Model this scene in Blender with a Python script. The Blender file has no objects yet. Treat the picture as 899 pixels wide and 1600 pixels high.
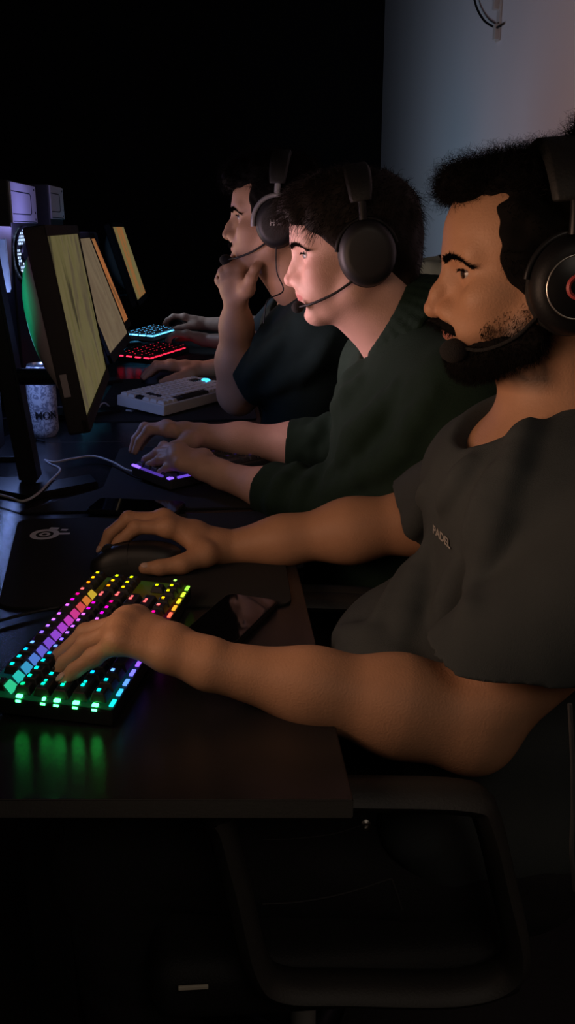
import bpy, bmesh, math, random
import numpy as np
from mathutils import Vector, Matrix

random.seed(7)
RNG = np.random.default_rng(11)
SC = bpy.context.scene
COL = SC.collection

# ------------------------------------------------------------------ camera
F, CX, CY = 1450.0, 449.5, 800.0
PITCH, YAW = math.radians(17.06), math.radians(4.3)
CAM = np.array([0.0, 0.0, 1.20])
FW = np.array([math.sin(YAW) * math.cos(PITCH), math.cos(YAW) * math.cos(PITCH), -math.sin(PITCH)])
RT = np.array([math.cos(YAW), -math.sin(YAW), 0.0])
UP = np.cross(RT, FW)


def ray(x, y):
    return FW + RT * (x - CX) / F - UP * (y - CY) / F


def P(x, y, Y):
    """the point seen in direction (x, y) that stands at depth Y in the room"""
    r = ray(x, y)
    return CAM + r * (Y / r[1])


def onz(x, y, z):
    r = ray(x, y)
    return CAM + r * ((z - CAM[2]) / r[2])


def onx(x, y, X):
    r = ray(x, y)
    return CAM + r * (X / r[0])


cd = bpy.data.cameras.new('camera')
cam = bpy.data.objects.new('camera', cd)
COL.objects.link(cam)
cd.sensor_fit = 'VERTICAL'
cd.sensor_height = 24.0
cd.lens = F / 1600.0 * 24.0
cd.clip_start = 0.02
m3 = Matrix((RT, UP, -FW)).transposed()
cam.matrix_world = Matrix.Translation(CAM) @ m3.to_4x4()
SC.camera = cam

# ------------------------------------------------------------------ materials
MATS = {}


def mat(name, col=(0.5, 0.5, 0.5), rough=0.5, metal=0.0, emit=None, estr=0.0, bump=0.0, bscale=200.0,
        var=0.0, vscale=30.0, attr=None, spec=0.5, sheen=0.0, coat=0.0, trans=0.0, objcol=False):
    if name in MATS:
        return MATS[name]
    m = bpy.data.materials.new(name)
    m.use_nodes = True
    nt = m.node_tree
    b = nt.nodes['Principled BSDF']
    b.inputs['Base Color'].default_value = (*col, 1)
    b.inputs['Roughness'].default_value = rough
    b.inputs['Metallic'].default_value = metal
    b.inputs['Specular IOR Level'].default_value = spec
    b.inputs['Sheen Weight'].default_value = sheen
    b.inputs['Coat Weight'].default_value = coat
    b.inputs['Transmission Weight'].default_value = trans
    if emit:
        b.inputs['Emission Color'].default_value = (*emit, 1)
        b.inputs['Emission Strength'].default_value = estr
    if objcol:
        oi = nt.nodes.new('ShaderNodeObjectInfo')
        nt.links.new(oi.outputs['Color'], b.inputs['Emission Color'])
        b.inputs['Emission Strength'].default_value = estr
    tc = nt.nodes.new('ShaderNodeTexCoord')
    src = None
    if attr:
        a = nt.nodes.new('ShaderNodeAttribute')
        a.attribute_name = attr
        src = a.outputs['Color']
    if var > 0:
        n = nt.nodes.new('ShaderNodeTexNoise')
        n.inputs['Scale'].default_value = vscale
        n.inputs['Detail'].default_value = 5
        nt.links.new(tc.outputs['Object'], n.inputs['Vector'])
        r = nt.nodes.new('ShaderNodeMapRange')
        r.inputs['To Min'].default_value = 1 - var
        r.inputs['To Max'].default_value = 1 + var
        nt.links.new(n.outputs['Fac'], r.inputs['Value'])
        mx = nt.nodes.new('ShaderNodeVectorMath')
        mx.operation = 'SCALE'
        if src is None:
            mx.inputs[0].default_value = col
        else:
            nt.links.new(src, mx.inputs[0])
        nt.links.new(r.outputs['Result'], mx.inputs['Scale'])
        src = mx.outputs['Vector']
    if src is not None:
        nt.links.new(src, b.inputs['Base Color'])
    if bump > 0:
        n = nt.nodes.new('ShaderNodeTexNoise')
        n.inputs['Scale'].default_value = bscale
        n.inputs['Detail'].default_value = 3
        nt.links.new(tc.outputs['Object'], n.inputs['Vector'])
        bp = nt.nodes.new('ShaderNodeBump')
        bp.inputs['Strength'].default_value = bump
        bp.inputs['Distance'].default_value = 0.002
        nt.links.new(n.outputs['Fac'], bp.inputs['Height'])
        nt.links.new(bp.outputs['Normal'], b.inputs['Normal'])
    MATS[name] = m
    return m


def hexlin(r, g, b):
    f = lambda v: ((v / 255 + 0.055) / 1.055) ** 2.4 if v > 10 else v / 255 / 12.92
    return (f(r), f(g), f(b))


# ------------------------------------------------------------------ objects
def tag(o, label=None, cat=None, group=None, kind=None):
    if label: o['label'] = label
    if cat: o['category'] = cat
    if group: o['group'] = group
    if kind: o['kind'] = kind
    return o


def thing(name, loc, label, cat, group=None, R=None):
    o = bpy.data.objects.new(name, None)
    COL.objects.link(o)
    o.empty_display_size = 0.05
    M = Matrix.Translation(Vector(loc))
    if R is not None:
        M = M @ Matrix(R).to_4x4()
    o.matrix_world = M
    o['_m'] = [v for row in M for v in row]
    return tag(o, label, cat, group)


def wm(o):
    return Matrix([list(o['_m'])[i * 4:i * 4 + 4] for i in range(4)]) if '_m' in o else Matrix.Identity(4)


def attach(o, parent, local=False):
    """parent o; world-built meshes keep their place, local ones take the thing's frame"""
    if parent is not None:
        o.parent = parent
        if not local and '_m' in parent:
            o.matrix_parent_inverse = wm(parent).inverted()
    return o


def link(name, me, mats, parent=None, local=False):
    for m in (mats if isinstance(mats, (list, tuple)) else [mats]):
        me.materials.append(m)
    o = bpy.data.objects.new(name, me)
    COL.objects.link(o)
    return attach(o, parent, local)


def obj(name, bm, mats, parent=None, smooth=None, local=False, label=None):
    me = bpy.data.meshes.new(name)
    if smooth is not None:
        for f in bm.faces: f.smooth = True
        for e in bm.edges:
            if len(e.link_faces) == 2 and e.calc_face_angle(0) > math.radians(smooth):
                e.smooth = False
    bm.to_mesh(me)
    bm.free()
    o = link(name, me, mats, parent, local)
    if label: o['label'] = label
    return o


def M4(R=None, t=(0, 0, 0)):
    M = Matrix.Identity(4)
    if R is not None:
        M = Matrix([list(map(float, r)) for r in np.asarray(R)]).to_4x4()
    M.translation = Vector([float(v) for v in t])
    return M


def merge(bm, tmp, M, mi=0):
    tmp.transform(M)
    for f in tmp.faces: f.material_index = mi
    me = bpy.data.meshes.new('tmp')
    tmp.to_mesh(me)
    tmp.free()
    bm.from_mesh(me)
    bpy.data.meshes.remove(me)


def box(bm, c, s, bev=0.002, M=Matrix.Identity(4), mi=0, seg=2, taper=None):
    t = bmesh.new()
    bmesh.ops.create_cube(t, size=1)
    for v in t.verts:
        v.co = Vector((v.co.x * s[0], v.co.y * s[1], v.co.z * s[2]))
        if taper and v.co.z > 0:
            v.co.x *= taper[0]
            v.co.y *= taper[1]
    if bev > 0:
        bmesh.ops.bevel(t, geom=t.edges[:], offset=bev, segments=seg, affect='EDGES', profile=0.6)
    merge(bm, t, M @ Matrix.Translation(Vector([float(v) for v in c])), mi)


def tube(bm, pts, r, n=8, mi=0, closed=False, M=Matrix.Identity(4), flat=1.0, cap=True):
    """a round bar through pts; r a number or one per point; flat squeezes it"""
    pts = [Vector([float(x) for x in p]) for p in pts]
    k = len(pts)
    rs = [r] * k if np.isscalar(r) else list(r)
    t = bmesh.new()
    rings = []
    up = None
    for i in range(k):
        a = pts[(i - 1) % k] if (closed or i > 0) else pts[i]
        b = pts[(i + 1) % k] if (closed or i < k - 1) else pts[i]
        d = (b - a).normalized()
        if up is None:
            up = Vector((0, 0, 1)) if abs(d.z) < 0.9 else Vector((1, 0, 0))
        s = d.cross(up)
        if s.length < 1e-6: s = d.orthogonal()
        s.normalize()
        up = s.cross(d).normalized()
        rings.append([t.verts.new(pts[i] + (s * math.cos(2 * math.pi * j / n) * flat + up * math.sin(2 * math.pi * j / n)) * rs[i]) for j in range(n)])
    for i in range(k if closed else k - 1):
        A, B = rings[i], rings[(i + 1) % k]
        for j in range(n):
            t.faces.new((A[j], A[(j + 1) % n], B[(j + 1) % n], B[j]))
    if cap and not closed:
        t.faces.new(list(reversed(rings[0])))
        t.faces.new(rings[-1])
    bmesh.ops.recalc_face_normals(t, faces=t.faces[:])
    merge(bm, t, M, mi)


def lathe(bm, prof, M=Matrix.Identity(4), n=32, mi=0, sx=1.0, sy=1.0):
    t = bmesh.new()
    rings = []
    for r, z in prof:
        if r < 1e-6:
            rings.append([t.verts.new((0, 0, z))])
        else:
            rings.append([t.verts.new((r * sx * math.cos(2 * math.pi * j / n), r * sy * math.sin(2 * math.pi * j / n), z)) for j in range(n)])
    for A, B in zip(rings, rings[1:]):
        for j in range(n):
            j2 = (j + 1) % n
            q = []
            for v in ((A[j % len(A)]), A[j2 % len(A)], B[j2 % len(B)], B[j % len(B)]):
                if v not in q: q.append(v)
            if len(q) > 2: t.faces.new(q)
    bmesh.ops.recalc_face_normals(t, faces=t.faces[:])
    merge(bm, t, M, mi)


def prism(bm, poly, h, M=Matrix.Identity(4), mi=0, bev=0.0):
    """extrude a polygon (x, y) from z=0 to z=h"""
    t = bmesh.new()
    vs = [t.verts.new((p[0], p[1], 0)) for p in poly]
    f = t.faces.new(vs)
    r = bmesh.ops.extrude_face_region(t, geom=[f])
    for v in r['geom']:
        if isinstance(v, bmesh.types.BMVert): v.co.z += h
    bmesh.ops.recalc_face_normals(t, faces=t.faces[:])
    if bev > 0:
        bmesh.ops.bevel(t, geom=t.edges[:], offset=bev, segments=2, affect='EDGES')
    merge(bm, t, M, mi)


def curve_pts(ctrl, n=40, closed=False):
    """Catmull-Rom through control points"""
    c = [np.asarray(p, float) for p in ctrl]
    out = []
    k = len(c)
    segs = k if closed else k - 1
    for i in range(segs):
        p0 = c[(i - 1) % k] if (closed or i > 0) else 2 * c[0] - c[1]
        p1, p2 = c[i], c[(i + 1) % k]
        p3 = c[(i + 2) % k] if (closed or i < k - 2) else 2 * c[-1] - c[-2]
        m = max(2, n // segs)
        for j in range(m):
            t = j / m
            out.append(0.5 * ((2 * p1) + (p2 - p0) * t + (2 * p0 - 5 * p1 + 4 * p2 - p3) * t * t + (3 * p1 - p0 - 3 * p2 + p3) * t ** 3))
    if not closed: out.append(c[-1])
    return out


def text_mesh(s, size, extrude=0.0002, bold=0.0):
    cu = bpy.data.curves.new('t', 'FONT')
    cu.body = s
    cu.size = size
    cu.extrude = extrude
    cu.offset = bold
    cu.align_x = 'CENTER'
    cu.align_y = 'CENTER'
    o = bpy.data.objects.new('t', cu)
    COL.objects.link(o)
    dg = bpy.context.evaluated_depsgraph_get()
    me = bpy.data.meshes.new_from_object(o.evaluated_get(dg))
    bpy.data.objects.remove(o)
    return me


# ------------------------------------------------------------------ implicit surfaces for bodies and cloth
def nrm(v):
    v = np.asarray(v, float)
    return v / np.linalg.norm(v)


def cap(a, b, ra, rb=None):
    a, b = np.asarray(a, np.float32), np.asarray(b, np.float32)
    rb = ra if rb is None else rb
    ab = b - a
    L = float(ab @ ab) + 1e-12

    def f(p):
        t = np.clip(((p - a) @ ab) / L, 0, 1)
        return np.linalg.norm(p - a - t[:, None] * ab, axis=1) - (ra + t * (rb - ra))
    R = max(ra, rb)
    return dict(f=f, lo=np.minimum(a, b) - R, hi=np.maximum(a, b) + R)


def ell(c, r, R=None):
    c = np.asarray(c, np.float32)
    r = np.asarray(r, np.float32)
    R_ = np.eye(3, dtype=np.float32) if R is None else np.asarray(R, np.float32)

    def f(p):
        q = (p - c) @ R_
        k0 = np.linalg.norm(q / r, axis=1)
        k1 = np.linalg.norm(q / (r * r), axis=1) + 1e-9
        return k0 * (k0 - 1) / k1
    m = float(r.max())
    return dict(f=f, lo=c - m, hi=c + m)


def plane(pt, n):
    pt, n = np.asarray(pt, np.float32), nrm(n).astype(np.float32)
    return dict(f=lambda p: (p - pt) @ n, lo=None, hi=None)


class Sdf:
    def __init__(self):
        self.ops = []
        self.post = None

    def add(self, pr, k=0.01):
        self.ops.append(('u', pr, k)); return self

    def sub(self, pr, k=0.005):
        self.ops.append(('s', pr, k)); return self

    def cut(self, pr, k=0.004):
        self.ops.append(('i', pr, k)); return self

    def chain(self, pts, rs, k=0.01):
        for i in range(len(pts) - 1):
            self.add(cap(pts[i], pts[i + 1], rs[i], rs[i + 1]), k)
        return self

    def run(self, p, ops=None):
        d = np.full(len(p), 1.0, np.float32)
        for op, pr, k in (self.ops if ops is None else ops):
            e = pr['f'](p)
            if op == 'u':
                h = np.maximum(k - np.abs(d - e), 0) / k
                d = np.minimum(d, e) - h * h * k * 0.25
            else:
                if op == 's': e = -e
                h = np.maximum(k - np.abs(d - e), 0) / k
                d = np.maximum(d, e) + h * h * k * 0.25
        if self.post: d = self.post(p, d)
        return d

    def bounds(self):
        lo = np.min([o[1]['lo'] for o in self.ops if o[0] == 'u'], axis=0) - 0.02
        hi = np.max([o[1]['hi'] for o in self.ops if o[0] == 'u'], axis=0) + 0.02
        return lo, hi

    def mesh(self, h, slack=0.02, lo=None, hi=None):
        N = 16
        if lo is None: lo, hi = self.bounds()
        lo = np.asarray(lo, float); hi = np.asarray(hi, float)
        nb = np.ceil((hi - lo) / (N * h)).astype(int) + 1
        g = np.stack(np.meshgrid(*[np.arange(n) for n in nb], indexing='ij'), -1).reshape(-1, 3)
        cen = (lo + (g + 0.5) * N * h).astype(np.float32)
        R = N * h * 0.5 * math.sqrt(3)
        vals = [o[1]['f'](cen) for o in self.ops]
        dc = self.run(cen)
        act = np.where(np.abs(dc) < R * 1.4 + slack)[0]
        li = np.arange(N + 1)
        off = np.stack(np.meshgrid(li, li, li, indexing='ij'), -1).reshape(-1, 3)
        BIG = 1 << 20
        keys, vpos, quads = [], [], []
        corners = np.array([(i, j, k) for i in (0, 1) for j in (0, 1) for k in (0, 1)])
        edges = [(a, b) for a in range(8) for b in range(a + 1, 8) if np.abs(corners[a] - corners[b]).sum() == 1]
        for bi in act:
            use = []
            for o, v in zip(self.ops, vals):
                k = o[2]
                if o[0] == 'u' and v[bi] > 3.2 * R + k + slack: continue
                if o[0] == 's' and v[bi] > 2.2 * R + k + slack: continue
                use.append(o)
            if not use: continue
            org = g[bi] * N
            p = (lo + (org + off) * h).astype(np.float32)
            v = self.run(p, use).reshape(N + 1, N + 1, N + 1)
            ins = v < 0
            if ins.all() or not ins.any(): continue
            cnt = sum(ins[c[0]:N + c[0], c[1]:N + c[1], c[2]:N + c[2]].astype(np.int8) for c in corners)
            cell = np.argwhere((cnt > 0) & (cnt < 8))
            if len(cell):
                cv = np.stack([v[cell[:, 0] + c[0], cell[:, 1] + c[1], cell[:, 2] + c[2]] for c in corners], 1)
                acc = np.zeros((len(cell), 3)); n = np.zeros(len(cell))
                for a, b in edges:
                    s = (cv[:, a] < 0) != (cv[:, b] < 0)
                    t = np.where(s, cv[:, a] / np.where(s, cv[:, a] - cv[:, b], 1), 0)
                    q = corners[a] + t[:, None] * (corners[b] - corners[a])
                    acc += q * s[:, None]; n += s
                q = acc / n[:, None]
                vpos.append(lo + (org + cell + q) * h)
                G = org + cell + 4
                keys.append((G[:, 0] * BIG + G[:, 1]) * BIG + G[:, 2])
            for ax in range(3):
                b, c = (ax + 1) % 3, (ax + 2) % 3
                sl0 = [slice(0, N)] * 3; sl1 = list(sl0); sl1[ax] = slice(1, N + 1)
                A, B = ins[tuple(sl0)], ins[tuple(sl1)]
                e = np.argwhere(A != B)
                if not len(e): continue
                fl = A[e[:, 0], e[:, 1], e[:, 2]]
                G = org + e + 4
                eb = np.zeros(3, int); eb[b] = 1
                ec = np.zeros(3, int); ec[c] = 1
                K = lambda q: (q[:, 0] * BIG + q[:, 1]) * BIG + q[:, 2]
                Q = np.stack([K(G), K(G - eb), K(G - eb - ec), K(G - ec)], 1)
                Q[~fl] = Q[~fl][:, ::-1]
                quads.append(Q)
        keys = np.concatenate(keys); vpos = np.concatenate(vpos); quads = np.concatenate(quads)
        o = np.argsort(keys); keys = keys[o]; vpos = vpos[o]
        ix = np.searchsorted(keys, quads); ix = np.clip(ix, 0, len(keys) - 1)
        ok = (keys[ix] == quads).all(1)
        if (~ok).sum(): print('missing quads', (~ok).sum(), len(ok))
        return vpos, ix[ok]


def smooth_verts(v, q, it=1, lam=0.5):
    for _ in range(it):
        acc = np.zeros_like(v); n = np.zeros(len(v))
        for a, b in ((0, 1), (1, 2), (2, 3), (3, 0)):
            np.add.at(acc, q[:, a], v[q[:, b]]); np.add.at(n, q[:, a], 1)
            np.add.at(acc, q[:, b], v[q[:, a]]); np.add.at(n, q[:, b], 1)
        v = v + lam * (acc / np.maximum(n, 1)[:, None] - v)
    return v


def poly_mesh(name, v, q, smooth=True, colors=None):
    me = bpy.data.meshes.new(name)
    me.vertices.add(len(v)); me.vertices.foreach_set('co', np.asarray(v, np.float32).ravel())
    k = q.shape[1]
    me.loops.add(q.size); me.loops.foreach_set('vertex_index', q.astype(np.int32).ravel())
    me.polygons.add(len(q)); me.polygons.foreach_set('loop_start', (np.arange(len(q)) * k).astype(np.int32))
    me.polygons.foreach_set('use_smooth', np.full(len(q), smooth))
    me.update(calc_edges=True)
    if colors is not None:
        a = me.color_attributes.new('Col', 'FLOAT_COLOR', 'POINT')
        a.data.foreach_set('color', np.concatenate([colors, np.ones((len(v), 1))], 1).astype(np.float32).ravel())
    return me


def sdf_obj(name, S, h, mats, parent=None, color=None, it=1, label=None, slack=0.02):
    v, q = S.mesh(h, slack)
    v = smooth_verts(v, q, it)
    me = poly_mesh(name, v, q, True, color(v.astype(np.float32)) if color else None)
    o = link(name, me, mats, parent)
    if label: o['label'] = label
    return o


def wave(p, seed, freq, n=6):
    r = np.random.default_rng(seed)
    d = np.zeros(len(p), np.float32)
    for i in range(n):
        k = nrm(r.normal(size=3)).astype(np.float32) * freq * (0.6 + 0.8 * r.random())
        d += np.sin(p @ k + r.random() * 6.28)
    return d / n


def strands(pts, nors, length, r, seg=5, curl=0.004, grav=0.0, flow=None, seed=1, turns=1.2):
    """thin curly strands growing from pts; one mesh"""
    rg = np.random.default_rng(seed)
    n = len(pts)
    V, Q = [], []
    d0 = nors + rg.normal(size=(n, 3)) * 0.35
    if flow is not None: d0 = d0 + flow
    d0 /= np.linalg.norm(d0, axis=1)[:, None]
    a = np.cross(d0, np.array([0.3, 0.5, 0.8])); a /= np.linalg.norm(a, axis=1)[:, None]
    b = np.cross(d0, a)
    ph = rg.random(n) * 6.28
    L = length * (0.5 + rg.random(n))
    cs = []
    for s in range(seg + 1):
        t = s / seg
        ang = ph + t * turns * 6.28
        c = pts + d0 * (L * t)[:, None] + (a * np.cos(ang)[:, None] + b * np.sin(ang)[:, None] - a * np.cos(ph)[:, None] - b * np.sin(ph)[:, None]) * (curl * (0.4 + t * 0.6))
        c[:, 2] -= grav * t * t
        cs.append(c)
    for s in range(seg + 1):
        rr = r * (1 - 0.75 * s / seg)
        for j in range(3):
            an = j * 2.094
            V.append(cs[s] + (a * math.cos(an) + b * math.sin(an)) * rr)
    V = np.stack(V, 1).reshape(-1, 3)  # strand-major
    per = (seg + 1) * 3
    base = np.arange(n)[:, None] * per
    for s in range(seg):
        for j in range(3):
            j2 = (j + 1) % 3
            Q.append(base + np.array([s * 3 + j, s * 3 + j2, s * 3 + 3 + j2, s * 3 + 3 + j]))
    return V, np.concatenate(Q)
# ------------------------------------------------------------------ people
class Head:
    """a head frame: x forward through the face, y to the person's left, z up; origin between the ears at eye height"""
    def __init__(s, eye, yaw=0.0, pitch=0.0, roll=0.0, sc=1.0):
        ya, pi, ro = map(math.radians, (yaw, pitch, roll))
        f = np.array([-math.cos(ya), math.sin(ya), 0.0])
        l = np.array([-math.sin(ya), -math.cos(ya), 0.0])
        u = np.array([0.0, 0, 1])
        f, u = f * math.cos(pi) - u * math.sin(pi), u * math.cos(pi) + f * math.sin(pi)
        l, u = l * math.cos(ro) - u * math.sin(ro), u * math.cos(ro) + l * math.sin(ro)
        s.R = np.stack([f, l, u], 1)
        s.sc = sc
        s.c = np.asarray(eye) - s.R @ (np.array([0.086, 0.032, 0.0]) * sc)

    def __call__(s, x, y, z):
        return s.c + s.R @ (np.array([x, y, z * 0.9 if z < 0 else z], float) * s.sc)

    def loc(s, p):
        q = ((p - s.c.astype(np.float32)) @ s.R.astype(np.float32)) / s.sc
        q[:, 2] = np.where(q[:, 2] < 0, q[:, 2] / 0.9, q[:, 2])
        return q

    def cap(s, a, b, ra, rb=None):
        return cap(s(*a), s(*b), ra * s.sc, (ra if rb is None else rb) * s.sc)

    def ell(s, c, r, tilt=0.0):
        t = math.radians(tilt)
        T = np.array([[math.cos(t), 0, math.sin(t)], [0, 1, 0], [-math.sin(t), 0, math.cos(t)]])
        return ell(s(*c), np.array(r) * s.sc, s.R @ T)

    def M(s, t=(0, 0, 0)):
        return M4(s.R, s(*t))


def face_ops(S, H, nose=1.0, bridge=0.0, chin=0.0, cheek=0.0, lip=1.0, brow=0.0):
    A = S.add
    A(H.ell((-0.006, 0, 0.030), (0.099, 0.077, 0.085)), 0.02)
    A(H.ell((0.034, 0, 0.038), (0.060, 0.064, 0.056)), 0.03)
    A(H.ell((0.030, 0, -0.045), (0.058, 0.058, 0.070)), 0.03)
    for sg in (1, -1):
        A(H.cap((0.008, sg * 0.052, -0.070), (0.070 + chin, sg * 0.016, -0.106), 0.018, 0.015), 0.028)
        A(H.cap((0.000, sg * 0.058, -0.030), (0.010, sg * 0.054, -0.072), 0.016, 0.018), 0.03)
        A(H.ell((0.058, sg * (0.048 + cheek), -0.030), (0.026, 0.018, 0.018)), 0.022)
        A(H.ell((0.062, sg * 0.030, -0.058), (0.024, 0.024, 0.028)), 0.02)
    A(H.ell((0.078 + chin, 0, -0.108), (0.016, 0.020, 0.015)), 0.018)
    A(H.ell((0.070, 0, -0.066), (0.030, 0.034, 0.026)), 0.02)
    # brow ridge and sockets
    for sg in (1, -1):
        A(H.cap((0.088 + brow, sg * 0.010, 0.017), (0.074, sg * 0.046, 0.019), 0.0095, 0.0085), 0.016)
        S.sub(H.ell((0.098, sg * 0.034, -0.002), (0.019, 0.020, 0.0125)), 0.014)
        A(H.ell((0.0725, sg * 0.032, 0.0), (0.0142, 0.0150, 0.0138)), 0.005)
    # nose
    L = nose
    A(H.cap((0.080, 0, -0.004), (0.086, 0, -0.042), 0.0125, 0.0165), 0.016)
    A(H.cap((0.090 - bridge, 0, 0.004), (0.106 * L ** 0.3 - bridge, 0, -0.022 * L), 0.0068, 0.0078), 0.014)
    A(H.cap((0.104 * L ** 0.3 - bridge, 0, -0.020 * L), (0.1125 * L ** 0.4, 0, -0.0395 * L), 0.0075, 0.0092), 0.008)
    A(H.cap((0.110, 0, -0.0425 * L), (0.095, 0, -0.052), 0.0065, 0.006), 0.010)
    for sg in (1, -1):
        A(H.ell((0.0975, sg * 0.0125, -0.0445), (0.0105, 0.0065, 0.0085)), 0.008)
        S.sub(H.ell((0.1035, sg * 0.0065, -0.0525), (0.0055, 0.0032, 0.0045)), 0.003)
        A(H.cap((0.094, sg * 0.016, -0.050), (0.080, sg * 0.030, -0.070), 0.006, 0.006), 0.016)
    # lips
    q = lip
    for sg in (1, -1):
        A(H.cap((0.0985, 0, -0.0675), (0.093, sg * 0.012, -0.0680), 0.0052 * q, 0.0048 * q), 0.006)
        A(H.cap((0.093, sg * 0.012, -0.0680), (0.080, sg * 0.025, -0.0725), 0.0048 * q, 0.003), 0.006)
        A(H.cap((0.0965, 0, -0.0790), (0.091, sg * 0.011, -0.0785), 0.0060 * q, 0.0055 * q), 0.006)
        A(H.cap((0.091, sg * 0.011, -0.0785), (0.080, sg * 0.024, -0.0735), 0.0055 * q, 0.003), 0.006)
        S.sub(H.cap((0.106, 0, -0.0733), (0.084, sg * 0.027, -0.0733), 0.0012, 0.0008), 0.0025)
        # lid opening
        S.sub(H.ell((0.0850, sg * 0.0330, 0.0), (0.0125, 0.0135, 0.0046)), 0.0015)
    S.sub(H.ell((0.103, 0, -0.0925), (0.010, 0.022, 0.006)), 0.012)


def ear_ops(S, H):
    for sg in (1, -1):
        S.add(H.ell((-0.004, sg * 0.077, -0.012), (0.017, 0.006, 0.030), -12), 0.008)


def eyes(H, parent, iris, look=(1, 0, 0)):
    for sg in (1, -1):
        bm = bmesh.new()
        t = bmesh.new()
        bmesh.ops.create_uvsphere(t, u_segments=24, v_segments=16, radius=0.0125 * H.sc)
        # pole along local x (forward)
        t.transform(Matrix.Rotation(math.pi / 2, 4, 'Y'))
        lk = Vector(look).normalized()
        rot = Vector((1, 0, 0)).rotation_difference(lk).to_matrix().to_4x4()
        merge(bm, t, H.M((0.0735, sg * 0.032, 0.0)) @ rot)
        bm.verts.ensure_lookup_table()
        c = Vector(H(0.0735, sg * 0.032, 0.0))
        fw = Vector(H.R @ np.array(rot.to_3x3() @ Vector((1, 0, 0))))
        for f in bm.faces:
            a = (f.calc_center_median() - c).normalized().angle(fw)
            f.material_index = 2 if a < 0.20 else (1 if a < 0.52 else 0)
        obj('eye', bm, [mat('eye_white', (0.42, 0.36, 0.33), 0.2), iris, mat('pupil', (0.004, 0.004, 0.004), 0.1)], parent, 60)


def to_surface(S, p, off=0.0, it=6):
    p = np.asarray(p, float).copy()
    for _ in range(it):
        q = p.astype(np.float32); e = 5e-4
        d = S.run(q)
        g = np.stack([S.run(q + np.eye(3, dtype=np.float32)[i] * e) - d for i in range(3)], 1) / e
        g /= np.linalg.norm(g, axis=1)[:, None] + 1e-9
        p -= (d - off)[:, None] * g
    return p, g


def sleeve(sh, hem, n, axis, r0, r1, cav, extra=None):
    """one sleeve: a tapering sheath from the shoulder, cut open at the hem"""
    a, b = np.asarray(sh, float), np.asarray(hem, float)
    n = nrm(n).astype(np.float32); axis = nrm(axis)
    c1 = cap(a, b + axis * 0.08, r0, r1)
    c2 = None if extra is None else cap(a + extra, b + axis * 0.08 + extra, r0 * 0.9, r1 * 0.92)
    ci = cap(b - axis * 0.02, b + axis * 0.14, cav * 0.96, cav)
    b32 = b.astype(np.float32)

    def f(p):
        d = c1['f'](p)
        if c2 is not None:
            e = c2['f'](p); k = 0.03; h = np.maximum(k - np.abs(d - e), 0) / k
            d = np.minimum(d, e) - h * h * k * 0.25
        d = np.maximum(d, (p - b32) @ n + 0.003 * wave(p, 4, 60))
        return np.maximum(d, -ci['f'](p))
    return dict(f=f, lo=np.minimum(c1['lo'], c1['lo']) - 0.03, hi=c1['hi'] + 0.03)


def brows(H, parent, m, seed=3, thick=1.0, z0=0.0, S=None):
    rg = np.random.default_rng(seed)
    for sg in (1, -1):
        pts, nor, fl = [], [], []
        path = curve_pts([(0.0985, sg * 0.010, 0.0150 + z0), (0.096, sg * 0.024, 0.0185 + z0), (0.087, sg * 0.038, 0.0180 + z0), (0.073, sg * 0.050, 0.0115 + z0)], 24)
        for i, q in enumerate(path):
            t = i / len(path)
            w = 0.0042 * thick * (1 - 0.75 * t ** 1.5)
            for _ in range(26):
                pts.append(H(q[0] + rg.normal() * 0.0006, q[1], q[2] + (rg.random() * 2 - 1) * w))
                nor.append(H.R @ np.array([0.35, sg * 0.3, 0.15]))
                fl.append(H.R @ np.array([-0.5 * t, sg * 1.0, 0.25 - 0.5 * t]))
        if S is not None: pts = to_surface(S, pts, -0.0003)[0]
        V, Q = strands(np.array(pts), np.array(nor), 0.0075 * H.sc, 0.00042, 3, 0.0004, 0, np.array(fl) * 1.4, seed)
        link('eyebrow', poly_mesh('eyebrow', V, Q), m, parent)


def lashes(H, parent, m, n=70):
    for sg in (1, -1):
        pts, nor = [], []
        for t in np.linspace(-0.75, 0.95, n):
            a = t * 0.95
            pts.append(H(0.0728 + 0.0138 * math.cos(a), sg * (0.0325 + 0.0140 * math.sin(a)), 0.0042 - 0.0034 * t * t))
            nor.append(H.R @ np.array([math.cos(a), sg * math.sin(a), 0.15]))
        V, Q = strands(np.array(pts), np.array(nor), 0.0038, 0.0003, 3, 0.0003, 0.001, None, 3, 0.3)
        link('eyelash_fringe', poly_mesh('eyelash_fringe', V, Q), m, parent)


def on_cloth(T, px, py, t0=0.6, t1=1.6):
    r = nrm(ray(px, py)); t = np.linspace(t0, t1, 1200)
    d = T.run((CAM + r * t[:, None]).astype(np.float32)); i = int(np.argmax(d < 0))
    return CAM + r * t[i] if d.min() < 0 else None


def add_folds(T, ridges, valleys=(), t0=0.6, t1=1.6):
    """soft creases lying on the cloth surface"""
    new = []
    for lst, op in ((ridges, 'u'), (valleys, 's')):
        for a, b, r in lst:
            q = [on_cloth(T, a[0] + (b[0] - a[0]) * t, a[1] + (b[1] - a[1]) * t, t0, t1) for t in np.linspace(0, 1, 6)]
            q = [x for x in q if x is not None]
            for i, (x, y) in enumerate(zip(q, q[1:])):
                if np.linalg.norm(x - y) > 0.09: continue
                dd = nrm(CAM - x) * (-(r - 0.006) if op == 'u' else 0.006)
                w0, w1 = math.sin(math.pi * (i + 0.3) / 5.6), math.sin(math.pi * (i + 1.3) / 5.6)
                new.append((op, cap(x + dd, y + dd, r * (0.55 + 0.45 * w0), r * (0.55 + 0.45 * w1)), 0.024))
    T.ops += new


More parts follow.
